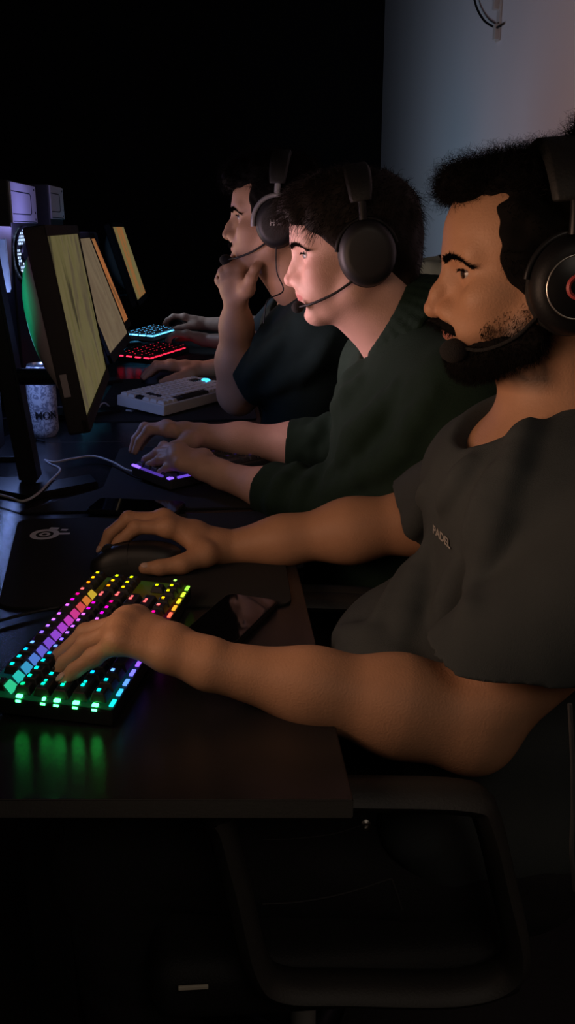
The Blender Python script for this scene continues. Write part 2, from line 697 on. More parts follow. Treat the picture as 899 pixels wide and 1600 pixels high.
def hand_ops(S, wrist, fingers, thumb, s=1.0, k=0.008):
    """fingers: index, middle, ring, little as four joints each; thumb: three or four joints"""
    wrist = np.asarray(wrist)
    R0 = [0.0112, 0.0114, 0.0108, 0.0098]
    mcp = [np.asarray(f[0]) for f in fingers]
    up = nrm(np.cross(mcp[0] - wrist, mcp[3] - wrist))
    for i, f in enumerate(fingers):
        f = [np.asarray(q) for q in f]
        r = R0[i] * s
        S.add(cap(wrist + (f[0] - wrist) * 0.12, f[0], 0.0165 * s, r * 1.12), 0.016)
    for i in range(3):
        S.add(cap(mcp[i], mcp[i + 1], R0[i] * s * 1.02, R0[i + 1] * s * 1.02), 0.012)
        S.add(cap((mcp[i] * 0.5 + wrist * 0.5), (mcp[i + 1] * 0.5 + wrist * 0.5), 0.0155 * s), 0.012)
    for i, f in enumerate(fingers):
        f = [np.asarray(q) for q in f]
        r = R0[i] * s
        S.add(cap(f[0], f[1], r, r * 0.86), 0.007)
        S.add(cap(f[1], f[2], r * 0.86, r * 0.76), 0.004)
        S.add(cap(f[2], f[3], r * 0.76, r * 0.62), 0.004)
        S.add(ell(f[1], (r * 0.95,) * 3), 0.004)
        S.add(ell(f[0], (r * 1.16,) * 3), 0.006)
    th = [np.asarray(q) for q in thumb]
    tr = [0.0165 * s, 0.0132 * s, 0.0108 * s, 0.0082 * s]
    S.add(cap(wrist, th[0], 0.018 * s, tr[0]), 0.014)
    for i in range(len(th) - 1):
        S.add(cap(th[i], th[i + 1], tr[i], tr[i + 1]), 0.009 if i == 0 else 0.005)
    S.add(cap(th[0], mcp[0] * 0.75 + wrist * 0.25, tr[0] * 0.8, 0.009 * s), 0.012)


def nail(parent, tip, prev, up, r, m):
    tip, prev = np.asarray(tip), np.asarray(prev)
    d = nrm(tip - prev); u = np.asarray(up) - d * (np.asarray(up) @ d); u = nrm(u); s = np.cross(d, u)
    bm = bmesh.new(); t = bmesh.new()
    bmesh.ops.create_uvsphere(t, u_segments=16, v_segments=10, radius=1)
    t.transform(Matrix.Diagonal((0.0062, 0.0048, 0.0018, 1)))
    merge(bm, t, M4(np.stack([d, s, u], 1), tip + u * (r * 0.86) - d * 0.0005))
    obj('fingernail', bm, m, parent, 60)


SKIN_V = dict(var=0.10, vscale=45, bump=0.25, bscale=420, rough=0.52, spec=0.35)


def skin_colors(H, base, lipc, extra=None):
    base, lipc = np.array(base), np.array(lipc)

    def f(v):
        q = H.loc(v)
        n = len(v)
        c = np.tile(base, (n, 1)) * (1 + 0.06 * wave(v, 5, 60)[:, None])
        # lips
        x, y, z = q[:, 0], np.abs(q[:, 1]), q[:, 2]
        m = np.clip((0.0065 * (1 - (y / 0.029) ** 2) - np.abs(z + 0.0735)) / 0.002 + 1, 0, 1) * (x > 0.07) * (y < 0.028)
        c = c * (1 - m[:, None]) + lipc * m[:, None]
        # redder nose and cheeks
        m = np.exp(-(((x - 0.11) / 0.02) ** 2 + (q[:, 1] / 0.02) ** 2 + ((z + 0.042) / 0.018) ** 2)) * 0.35
        c = c * (1 - m[:, None] * np.array([0.0, 0.25, 0.3]))
        if extra is not None: c = extra(q, c)
        return c
    return f


def trousers(parent, hipc, knees, feet, m, r=0.085, name='jeans', shirt_r=None, h=0.007):
    S = Sdf()
    hipc = np.asarray(hipc)
    S.add(ell(hipc + np.array([0.0, 0, -0.01]), (0.135, 0.180, 0.105)), 0.03)
    for sg, kn, ft in zip((-1, 1), knees, feet):
        hp = hipc + np.array([-0.02, sg * 0.10, -0.02])
        S.add(cap(hp, kn, r * 1.08, r * 0.80), 0.05)
        S.add(cap(kn, ft, r * 0.80, r * 0.60), 0.03)
    S.post = lambda p, d: d + 0.004 * wave(p, 3, 45) + 0.0025 * wave(p, 9, 110)
    o = sdf_obj(name, S, h, m, parent, slack=0.035)
    for kn, ft in zip(knees, feet):
        T = Sdf()
        ft = np.asarray(ft)
        T.add(cap((ft[0] + 0.02, ft[1], 0.05), (ft[0] - 0.15, ft[1], 0.04), 0.045, 0.036), 0.02)
        T.add(cap((ft[0] + 0.02, ft[1], 0.055), (ft[0], ft[1], 0.10), 0.045, 0.045), 0.02)
        T.cut(plane((0, 0, 0.003), (0, 0, -1)), 0.003)
        sdf_obj('shoe', T, 0.007, mat('dark_shoe', (0.012, 0.012, 0.013), 0.6), parent)
    return S


def finish_hair(name, S, h, m, parent, H, n, length, r, curl, seed, keep, grav=0.004, flow=None, turns=1.2, short=0, skin=None):
    v, q = S.mesh(h)
    me = poly_mesh(name, v, q)
    nor = np.zeros((len(v), 3)); me.vertices.foreach_get('co', np.zeros(len(v) * 3))
    buf = np.zeros(len(v) * 3, np.float32); me.vertex_normals.foreach_get('vector', buf); nor = buf.reshape(-1, 3).astype(float)
    rg = np.random.default_rng(seed)
    L = H.loc(v.astype(np.float32))
    out = np.ones(len(v), bool) if skin is None else skin.run(v.astype(np.float32)) > 0.004
    ok = np.where(keep(L) & out)[0]
    pick = rg.choice(ok, min(n, len(ok)), replace=len(ok) < n)
    fl = None if flow is None else np.tile(H.R @ np.array(flow), (len(pick), 1))
    sv, sq = strands(v[pick] - nor[pick] * 0.002, nor[pick], length, r, 6, curl, grav, fl, seed, turns)
    V = np.concatenate([v, sv]); Q = np.concatenate([q, sq + len(v)])
    if short:
        pick = rg.choice(np.where(out)[0], short)
        sv, sq = strands(v[pick] - nor[pick] * 0.002, nor[pick], 0.0065, r, 4, curl * 0.3, 0.002, np.tile(H.R @ np.array([-0.3, 0, -0.8]), (short, 1)), seed + 1, 0.6)
        Q = np.concatenate([Q, sq + len(V)]); V = np.concatenate([V, sv])
    bpy.data.meshes.remove(me)
    return link(name, poly_mesh(name, V, Q), m, parent)


# ------------------------------------------------------------------ headset
def headset(H, label, style):
    """style: dict(shell, pad, band, accent, boom=[head-local points], mic size, logo)"""
    st = style
    root = thing('headset', H(0, 0, 0.13), label, 'headset', R=H.R)
    sc = H.sc
    top = st.get('top', 0.150)
    cz = st.get('cup_z', -0.018); cxo = st.get('cup_x', 0.0)
    for sg in (1, -1):
        # local frame of a cup: z outward
        Rc = H.R @ np.array([[1, 0, 0], [0, 0, sg], [0, -sg, 0]]).astype(float).T
        Rc = np.stack([H.R @ np.array([1.0, 0, 0]), H.R @ np.array([0, 0, 1.0]) * 1.0, H.R @ np.array([0, float(sg), 0])], 1)
        M = M4(Rc, H(cxo, sg * 0.064, cz)) @ Matrix.Scale(sc, 4)
        bm = bmesh.new()
        lathe(bm, [(0.026, 0.004), (0.030, 0.0), (0.042, -0.001), (0.0475, 0.006), (0.048, 0.016), (0.045, 0.023), (0.038, 0.025), (0.026, 0.024)], M, 40, sx=0.94, sy=1.10)
        cushion = obj('ear_cushion', bm, st['pad'], root, 50)
        bm = bmesh.new()
        lathe(bm, [(0.0, 0.018), (0.040, 0.020), (0.046, 0.024), (0.0465, 0.034), (0.043, 0.044), (0.037, 0.050), (0.030, 0.0515), (0.0, 0.0515)], M, 48, sx=0.95, sy=1.08)
        cup = obj('earcup', bm, st['shell'], root, 40)
        if st.get('disc'):
            bm = bmesh.new()
            lathe(bm, [(0.0, 0.0505), (0.0315, 0.0525), (0.0320, 0.0550), (0.0300, 0.0565), (0.0, 0.0570)], M, 56)
            obj('cover_plate', bm, st['disc'], cup, 40)
            bm = bmesh.new()
            tube(bm, [(0.0312 * math.cos(a), 0.0312 * math.sin(a), 0.0560) for a in np.linspace(0, 2 * math.pi, 64, endpoint=False)], 0.00085, 8, closed=True, M=M)
            obj('trim_ring', bm, st['ring'], cup, 60, label='bright silver ring')
        if st.get('logo') == 'g':
            bm = bmesh.new()
            arc = [(0.0105 * math.cos(a), 0.0105 * math.sin(a), 0.0574) for a in np.radians(np.linspace(48, 312, 30))]
            if sg > 0: arc = [(-x, y, z) for x, y, z in arc]; arc = [(-x, y, z) for x, y, z in arc]
            # seen from outside: forward is to the viewer's left on the left cup
            mir = Matrix.Diagonal((-1 if sg > 0 else 1, 1, 1, 1))
            tube(bm, arc, 0.0024, 4, M=M @ mir, flat=1.0)
            box(bm, (0.0062, -0.0004, 0.0574), (0.0110, 0.0046, 0.0012), 0.0003, M @ mir)
            box(bm, (0.0098, -0.0045, 0.0574), (0.0044, 0.0085, 0.0012), 0.0003, M @ mir)
            obj('logo', bm, st['logo_mat'], cup, label='muted red round letter mark')
        if st.get('logo') == 'hx':
            bm = bmesh.new()
            mir = Matrix.Diagonal((-1 if sg > 0 else 1, 1, 1, 1))
            for x in (-0.011, -0.004):
                box(bm, (x, 0, 0.0525), (0.0022, 0.012, 0.001), 0.0003, M @ mir)
            box(bm, (-0.0075, 0, 0.0525), (0.006, 0.0022, 0.001), 0.0002, M @ mir)
            for a in (0.62, -0.62):
                box(bm, (0, 0, 0), (0.0022, 0.0135, 0.001), 0.0003, M @ mir @ Matrix.Translation((0.0065, 0, 0.0525)) @ Matrix.Rotation(a, 4, 'Z'))
            obj('logo', bm, st['logo_mat'], cup, label='pale two letter mark')
        # yoke: fork around the cup, up to the band
        bm = bmesh.new()
        if st.get('yoke') == 'ring':
            pts = [(0.049 * math.cos(a), 0.055 * math.sin(a), 0.036) for a in np.radians(np.linspace(-8, 188, 36))]
            tube(bm, pts, 0.0050, 8, M=M, flat=1.0)
            t0 = 0.053
        else:
            pts = [(0.047 * math.cos(a), 0.052 * math.sin(a), 0.028) for a in np.radians(np.linspace(10, 170, 30))]
            tube(bm, pts, 0.0032, 8, M=M)
            t0 = 0.050
        a0 = Vector(M @ Vector((0, t0, 0.034)))
        b0 = Vector(H(cxo - 0.002, sg * 0.094, 0.075))
        tube(bm, [a0, (a0 + b0) / 2 + Vector(H.R @ np.array([0, sg * 0.002, 0])), b0], 0.0062, 8)
        obj('yoke', bm, st['yoke_mat'], root, 50, label=st.get('yoke_label'))
    # band over the head: wide flat strap
    bm = bmesh.new()
    W = st.get('band_w', 0.024)
    ts = np.linspace(-1, 1, 40)
    t = bmesh.new()
    rows = []
    th = st.get('band_t', 0.010)
    for u in ts:
        an = u * math.radians(86)
        cy, czz = math.sin(an), math.cos(an)
        hw = W * (1 - 0.25 * abs(u) ** 3)
        row = []
        for (dx, dr) in ((-hw, 0.25), (-hw * 0.8, 1.0), (hw * 0.8, 1.0), (hw, 0.25), (hw * 0.8, -0.6), (-hw * 0.8, -0.6)):
            ry = 0.094 + dr * th; rz = top - 0.062 + dr * th
            row.append(t.verts.new(H(cxo + st.get('band_x', -0.004) * czz + dx, ry * cy, 0.062 + rz * czz)))
        rows.append(row)
    for A, B in zip(rows, rows[1:]):
        for j in range(6):
            t.faces.new((A[j], A[(j + 1) % 6], B[(j + 1) % 6], B[j]))
    t.faces.new(rows[0]); t.faces.new(rows[-1][::-1])
    bmesh.ops.recalc_face_normals(t, faces=t.faces[:])
    bmesh.ops.bevel(t, geom=[e for e in t.edges], offset=0.0012, segments=1, affect='EDGES')
    merge(bm, t, Matrix.Identity(4))
    obj('headband', bm, st['band'], root, 40)
    # microphone on the left cup
    bm = bmesh.new()
    path = curve_pts([H(*q) for q in st['boom']], 30)
    tube(bm, path, 0.0021 * sc, 8)
    boom = obj('microphone_boom', bm, st['boom_mat'], root, 60)
    bm = bmesh.new(); tt = bmesh.new()
    bmesh.ops.create_icosphere(tt, subdivisions=3, radius=1)
    for v in tt.verts:
        v.co *= 1 + 0.02 * math.sin(40 * v.co.x) * math.sin(37 * v.co.y + 30 * v.co.z)
    ms = st['mic']
    tt.transform(Matrix.Diagonal((ms[0], ms[1], ms[2], 1)))
    merge(bm, tt, M4(H.R, H(*st['mic_at'])))
    obj('microphone_foam', bm, st['foam'], root, 80)
    if st.get('cable'):
        bm = bmesh.new()
        tube(bm, curve_pts([np.asarray(q) if len(q) == 3 and isinstance(q, np.ndarray) else H(*q) for q in st['cable']], 30), 0.0016, 6)
        obj('cable', bm, st['boom_mat'], root, 60)
    return root
# ------------------------------------------------------------------ person at the near end
black_pl = mat('black_plastic', (0.006, 0.006, 0.007), 0.5, bump=0.1, bscale=500, spec=0.3)
hair2_m = mat('brown_hair', (0.014, 0.010, 0.008), 0.65, spec=0.2)
pad_m = mat('black_leatherette', (0.006, 0.006, 0.006), 0.65, bump=0.3, bscale=300)
foam_m = mat('microphone_foam', (0.010, 0.009, 0.009), 0.95, bump=0.8, bscale=900)
hair_m = mat('dark_hair', (0.006, 0.005, 0.0045), 0.85, spec=0.08)


def person_near():
    root = thing('person', (0.30, 1.0, 0.0), 'bearded person in charcoal t-shirt at the rainbow keyboard, nearest of the row', 'person', 'people playing side by side')
    H = Head(P(720, 427, 0.985), yaw=8, pitch=4, roll=0, sc=0.965)
    skin = mat('skin_warm_olive', attr='Col', **SKIN_V)
    B = Sdf()
    face_ops(B, H, nose=1.06, chin=-0.002)
    ear_ops(B, H)
    nb = np.array([0.410, 1.0, 0.975])
    B.chain([H(-0.022, 0, -0.06), H(-0.035, 0, -0.115), nb + np.array([-0.01, 0, 0.0])], [0.055, 0.056, 0.066], 0.03)
    B.add(H.cap((0.02, 0, -0.085), (-0.035, 0, -0.150), 0.034, 0.05), 0.03)
    # trunk under the shirt
    shl, shr = np.array([0.430, 0.815, 0.920]), np.array([0.395, 1.185, 0.915])
    B.add(ell((0.375, 1.0, 0.86), (0.110, 0.165, 0.165)), 0.05)
    B.add(ell((0.315, 1.0, 0.66), (0.125, 0.155, 0.155)), 0.05)
    B.add(cap(shl, shr, 0.05), 0.05)
    B.add(cap(nb, (shl + nb) / 2 + np.array([0, 0, -.005]), 0.055, 0.05), 0.04)
    B.add(cap(nb, (shr + nb) / 2 + np.array([0, 0, -.005]), 0.055, 0.05), 0.04)
    B.add(cap((0.32, 0.90, 0.925), (0.32, 1.10, 0.925), 0.035), 0.04)
    # left arm, nearest to the camera
    el = P(733, 1126, 0.812); wl = P(338, 1042, 0.838)
    B.chain([shl, el], [0.054, 0.043], 0.03)
    B.add(ell(P(744, 1158, 0.806), (0.024, 0.022, 0.022)), 0.03)
    m1 = el * 0.72 + wl * 0.28
    m2 = el * 0.38 + wl * 0.62
    B.chain([el, m1, m2, wl], [0.044, 0.046, 0.0345, 0.0225], 0.03)
    B.chain([m2 + np.array([0, .012, -.008]), wl + np.array([0, .017, -.006])], [0.028, 0.020], 0.02)
    # left hand on the keys
    lf = [
        [P(214, 968, 0.905), P(150, 985, 0.925), P(112, 1022, 0.927), P(92, 1046, 0.925)],
        [P(200, 972, 0.888), P(135, 990, 0.905), P(95, 1025, 0.902), P(80, 1049, 0.896)],
        [P(188, 984, 0.868), P(136, 1006, 0.878), P(102, 1036, 0.874), P(88, 1058, 0.868)],
        [P(184, 1002, 0.846), P(146, 1027, 0.850), P(116, 1048, 0.846), P(100, 1063, 0.842)],
    ]
    lth = [P(262, 1008, 0.905), P(205, 1006, 0.945), P(165, 1018, 0.955), P(140, 1030, 0.952)]
    hand_ops(B, wl, lf, lth, 1.03)
    # right arm and hand on the mouse
    er = P(650, 815, 1.245); wr = P(352, 857, 1.262)
    B.chain([shr, er + np.array([0.01, 0, 0])], [0.055, 0.045], 0.03)
    m1 = er * 0.66 + wr * 0.34
    m2 = er * 0.3 + wr * 0.7
    B.chain([er, m1, m2, wr], [0.043, 0.042, 0.031, 0.0215], 0.03)
    B.chain([m2 + np.array([0, .012, -.006]), wr + np.array([0, .016, -.004])], [0.026, 0.0195], 0.02)
    rf = [
        [P(262, 824, 1.250), P(212, 824, 1.248), P(187, 846, 1.244), P(171, 866, 1.238)],
        [P(256, 812, 1.270), P(201, 810, 1.272), P(172, 834, 1.268), P(159, 860, 1.262)],
        [P(254, 814, 1.290), P(205, 815, 1.296), P(180, 838, 1.294), P(168, 862, 1.290)],
        [P(258, 820, 1.308), P(220, 824, 1.316), P(196, 842, 1.316), P(184, 860, 1.314)],
    ]
    rth = [P(320, 866, 1.228), P(284, 882, 1.205), P(250, 887, 1.198), P(226, 888, 1.196)]
    hand_ops(B, wr, rf, rth, 1.0)

    def extra(q, c):
        x, y, z = q[:, 0], np.abs(q[:, 1]), q[:, 2]
        # stubble: below a line from sideburn to mouth corner
        t = np.clip((x - 0.0) / 0.08, 0, 1)
        line = -0.030 - 0.040 * t ** 1.3
        m = np.clip((line - z) / 0.030, 0, 1) * np.clip((z + 0.150) / 0.02, 0, 1) * (x > -0.02) * np.clip((x + 0.02) / 0.02, 0, 1)
        lips = np.clip((0.0075 * (1 - (y / 0.029) ** 2) - np.abs(z + 0.0735)) / 0.002 + 1, 0, 1) * (y < 0.03) * (x > 0.07)
        mo = np.clip((0.030 - y) / 0.008, 0, 1) * np.clip((-0.055 - z) / 0.004, 0, 1) * (z > -0.070) * (x > 0.075)
        side = np.clip((0.012 - x) / 0.014, 0, 1) * (z > -0.06) * (z < 0.08) * (x > -0.05)
        m = np.maximum(np.maximum(m * 0.88, mo * 0.95), side * 0.85) * (1 - lips)
        m = np.clip(m * (1 + 0.10 * wave(q, 31, 500)), 0, 0.95)
        return c * (1 - m[:, None]) + np.array([0.018, 0.012, 0.009]) * m[:, None]
    sk = skin_colors(H, (0.50, 0.262, 0.150), (0.42, 0.16, 0.12), extra)
    body = sdf_obj('body', B, 0.0021, skin, root, sk, it=1)
    eyes(H, root, mat('iris_brown', (0.035, 0.016, 0.008), 0.15), (1, 0.22, -0.03))
    brows(H, root, hair_m, 3, 0.85, -0.001, B)
    lashes(H, root, hair_m)
    nm = mat('fingernail', (0.60, 0.40, 0.33), 0.3)
    upv = np.array([0.0, 0.0, 1.0])
    for f in (rf[0], rf[1]): nail(root, f[3], f[2], upv + np.array([-0.5, -0.3, 0]), 0.0068, nm)
    nail(root, rth[3], rth[2], (0, -0.5, 0.8), 0.0082, nm)
    for f in (lf[2], lf[3]): nail(root, f[3], f[2], upv + np.array([-0.5, -0.2, 0]), 0.0068, nm)

    # beard: short hair standing on the jaw
    S = Sdf()
    face_ops(S, H, nose=1.06, chin=-0.002)
    fc = list(S.ops)

    def beard(p):
        q = H.loc(p)
        x, y, z = q[:, 0], np.abs(q[:, 1]), q[:, 2]
        d = S0.run(p)
        t = np.clip(x / 0.08, 0, 1)
        edge = z + 0.060 + 0.026 * t - 0.007 * wave(p, 12, 260)
        lips = -(np.hypot(np.maximum(y - 0.012, 0) * 0.8, z + 0.0745) - 0.0095)
        lips = np.where(x > 0.06, lips, -0.02)
        m = np.maximum(np.maximum(edge, -(x + 0.004)), lips * 2)
        mo = np.maximum(np.maximum(np.abs(z + 0.0600 + 0.34 * np.maximum(y - 0.008, 0)) - 0.0068 - 0.0012 * wave(p, 77, 400), y - 0.034), -(x - 0.066))
        m = np.minimum(m, mo * 3)
        th = np.clip(-m / 0.016, -0.25, 1) * 0.0050
        return d - th + (0.0012 * wave(p, 8, 420) + 0.0008 * wave(p, 18, 900)) * (m < 0.002)
    S0 = Sdf(); S0.ops = fc
    BS = Sdf()
    BS.add(dict(f=beard, lo=H.c - 0.17, hi=H.c + 0.17), 0.002)
    v, q = BS.mesh(0.0020, 0.012)
    Lq = H.loc(v.astype(np.float32))
    rg = np.random.default_rng(2)
    me = poly_mesh('b', v, q); buf = np.zeros(len(v) * 3, np.float32); me.vertex_normals.foreach_get('vector', buf); nor = buf.reshape(-1, 3).astype(float); bpy.data.meshes.remove(me)
    out = np.where((S0.run(v.astype(np.float32)) > 0.0004) & (Lq[:, 2] < -0.05))[0]
    pk = rg.choice(out, 6500)
    sv, sq = strands(v[pk] - nor[pk] * 0.002, nor[pk], 0.0055, 0.00035, 3, 0.0008, 0.002, np.tile(H.R @ np.array([0.2, 0, -0.8]), (len(pk), 1)), 4)
    # stubble thinning out up the cheek
    rx, rz, rs = rg.random(3600) * 0.085 - 0.008, rg.random(3600), np.where(rg.random(3600) < 0.5, 1, -1)
    top = -0.022 - 0.046 * np.clip(rx / 0.08, 0, 1) ** 1.2
    zz = top - (0.085 + top) * rz ** 0.55
    ke = (rng2 := np.random.default_rng(44)).random(3600) < np.clip(1.15 - (np.maximum(rx, 0) / 0.078) ** 1.5, 0.05, 1)
    rx, zz, rs = rx[ke], zz[ke], rs[ke]
    cp, cg = to_surface(S0, [H(x, sg * 0.072, z) for x, sg, z in zip(rx, rs, zz)], -0.0003)
    tv, tq = strands(cp, cg, 0.0030, 0.00024, 2, 0.0002, 0.001, np.tile(H.R @ np.array([0.1, 0, -1.0]), (len(cp), 1)), 9)
    sq = np.concatenate([sq, tq + len(sv)]); sv = np.concatenate([sv, tv])
    link('beard', poly_mesh('beard', np.concatenate([v, sv]), np.concatenate([q, sq + len(v)])), hair_m, root)

    # hair: curls forward over the forehead, short sides, a tuft behind the band
    S = Sdf()
    S.add(H.ell((-0.012, 0, 0.034), (0.102, 0.080, 0.085)), 0.02)
    S.add(H.ell((0.018, 0, 0.090), (0.078, 0.064, 0.028)), 0.02)
    S.add(H.ell((0.078, 0, 0.092), (0.026, 0.050, 0.020)), 0.015)
    S.add(H.ell((-0.060, 0, 0.112), (0.030, 0.034, 0.040)), 0.02)
    for sg in (1, -1):
        S.add(H.ell((0.022, sg * 0.066, 0.030), (0.030, 0.014, 0.050)), 0.015)
        S.add(H.ell((0.014, sg * 0.068, -0.018), (0.012, 0.008, 0.040)), 0.012)
    S.sub(H.ell((0.128, 0, -0.010), (0.098, 0.130, 0.094), 0), 0.006)
    S.sub(H.ell((0.085, 0, -0.090), (0.070, 0.110, 0.085), 0), 0.006)
    S.sub(H.ell((-0.03, 0, -0.120), (0.15, 0.110, 0.055), 0), 0.006)
    S.post = lambda p, d: d + 0.0045 * wave(p, 21, 150) + 0.003 * wave(p, 22, 330)
    finish_hair('hair', S, 0.003, hair_m, root, H, 5200, 0.013, 0.00035, 0.0045, 5,
                lambda L: ((L[:, 2] > 0.075)) & (L[:, 0] > -0.10), 0.0, (0.25, 0, 0.1), 1.6, 6000, B)

    # t-shirt
    cloth = mat('charcoal_jersey', (0.052, 0.060, 0.062), 0.92, bump=0.35, bscale=900, var=0.12, vscale=18, spec=0.15)
    T = Sdf()
    T.add(ell((0.370, 1.0, 0.86), (0.126, 0.185, 0.172)), 0.06)
    T.add(ell((0.312, 1.0, 0.66), (0.140, 0.175, 0.170)), 0.06)
    T.add(ell((0.215, 1.0, 0.700), (0.090, 0.130, 0.075)), 0.06)
    T.add(ell((0.325, 0.995, 0.545), (0.150, 0.190, 0.100)), 0.05)
    T.add(cap(shl, shr, 0.064), 0.05)
    T.add(cap(nb + np.array([0.005, 0, -0.005]), shl, 0.068, 0.066), 0.04)
    T.add(cap(nb + np.array([0.005, 0, -0.005]), shr, 0.068, 0.066), 0.04)
    T.add(cap((0.31, 0.90, 0.915), (0.305, 1.10, 0.915), 0.036), 0.08)
    # sleeves
    dl = nrm(el - shl); dr = nrm(er - shr)
    hl = shl + dl * 0.225; hr = shr + dr * 0.165
    T.add(sleeve(shl, np.array([0.303, 0.812, 0.808]), (-0.04, 0.10, -0.98), dl, 0.076, 0.082, 0.060), 0.03)
    T.add(sleeve(shr, hr, dr, dr, 0.070, 0.066, 0.058), 0.03)
    # front hem hanging over the hip
    T.add(cap(P(655, 1290, 0.84), P(712, 1378, 0.85), 0.045, 0.030), 0.04)
    add_folds(T, [((650, 880), (590, 990), 0.007), ((672, 850), (625, 1000), 0.006), ((515, 985), (600, 1012), 0.009), ((530, 1030), (640, 1040), 0.007),
                  ((775, 740), (735, 860), 0.006), ((735, 725), (690, 790), 0.005), ((790, 780), (735, 950), 0.006), ((665, 765), (645, 830), 0.006),
                  ((830, 640), (790, 760), 0.005), ((720, 880), (690, 980), 0.006)],
              [])
    # neck opening: round, scooped at the front
    nd = nrm(H(-0.03, 0, -0.10) - nb)
    T.sub(cap(nb + np.array([-0.012, 0, 0.0]), nb + nd * 0.16, 0.066, 0.074), 0.006)
    T.sub(cap(nb + np.array([-0.055, 0, -0.005]), nb + np.array([-0.13, 0, 0.10]), 0.056, 0.10), 0.010)
    T.sub(cap(nb + np.array([-0.03, 0, -0.02]), nb + np.array([-0.03, 0, 0.06]), 0.058, 0.064), 0.006)
    T.post = lambda p, d: d + 0.0022 * wave(p * np.array([1, 1, 0.5], np.float32), 14, 55) + 0.0010 * wave(p, 15, 130)
    sh = sdf_obj('t_shirt', T, 0.0032, cloth, root, it=1, slack=0.03)
    # collar rib
    # word on the chest
    me = text_mesh('PADEL', 0.0135, 0.0001, 0.0005)
    n = len(me.vertices); co = np.zeros(n * 3, np.float32); me.vertices.foreach_get('co', co); co = co.reshape(-1, 3)
    a, b = P(679, 828, 0.945), P(706, 854, 0.925)
    # find the cloth along the sight line of the two ends
    a, b, c0 = on_cloth(T, 679, 826), on_cloth(T, 706, 852), on_cloth(T, 712, 815)
    xd = nrm(b - a); nn = nrm(np.cross(xd, c0 - a)); nn = nn if nn @ (CAM - a) > 0 else -nn
    yd = np.cross(nn, xd)
    wpts = (a + b) / 2 + co[:, :1] * xd * (np.linalg.norm(b - a) / (np.ptp(co[:, 0]))) + co[:, 1:2] * yd + 0 * nn
    # lift the flat print until it lies on the cloth
    for _ in range(40):
        d = T.run(wpts.astype(np.float32))
        if d.min() > 0.0006: break
        wpts = wpts + nn * 0.0006
    me.vertices.foreach_set('co', wpts.astype(np.float32).ravel()); me.update()
    me.name = 'lettering'
    lt = link('lettering', me, mat('shirt_print', (0.55, 0.53, 0.50), 0.8), sh)
    lt['label'] = 'small pale printed word'

    # jeans
    jm = mat('black_denim', (0.010, 0.010, 0.012), 0.85, bump=0.5, bscale=700, var=0.25, vscale=60)
    trousers(root, (0.335, 1.0, 0.525), [(-0.13, 0.90, 0.545), (-0.13, 1.13, 0.545)], [(-0.10, 0.90, 0.10), (-0.10, 1.13, 0.10)], jm, 0.088, h=0.006)
    return root, H


near, H1 = person_near()
headset(H1, 'black headset with silver ringed disc and red mark worn by bearded person', dict(
    shell=black_pl, pad=pad_m, band=pad_m, disc=mat('black_disc', (0.006, 0.006, 0.007), 0.35),
    ring=mat('silver_ring', (0.85, 0.83, 0.76), 0.35, 1.0), logo='g', logo_mat=mat('red_mark', (0.45, 0.06, 0.06), 0.5),
    yoke_mat=mat('dark_metal', (0.03, 0.03, 0.032), 0.35, 0.6), boom_mat=foam_m, foam=foam_m,
    band_w=0.030, band_t=0.011, top=0.122, cup_x=-0.020,
    boom=[(0.012, 0.084, -0.050), (0.035, 0.074, -0.075), (0.065, 0.055, -0.090), (0.090, 0.036, -0.088)],
    mic=(0.016, 0.015, 0.013), mic_at=(0.094, 0.032, -0.092)))
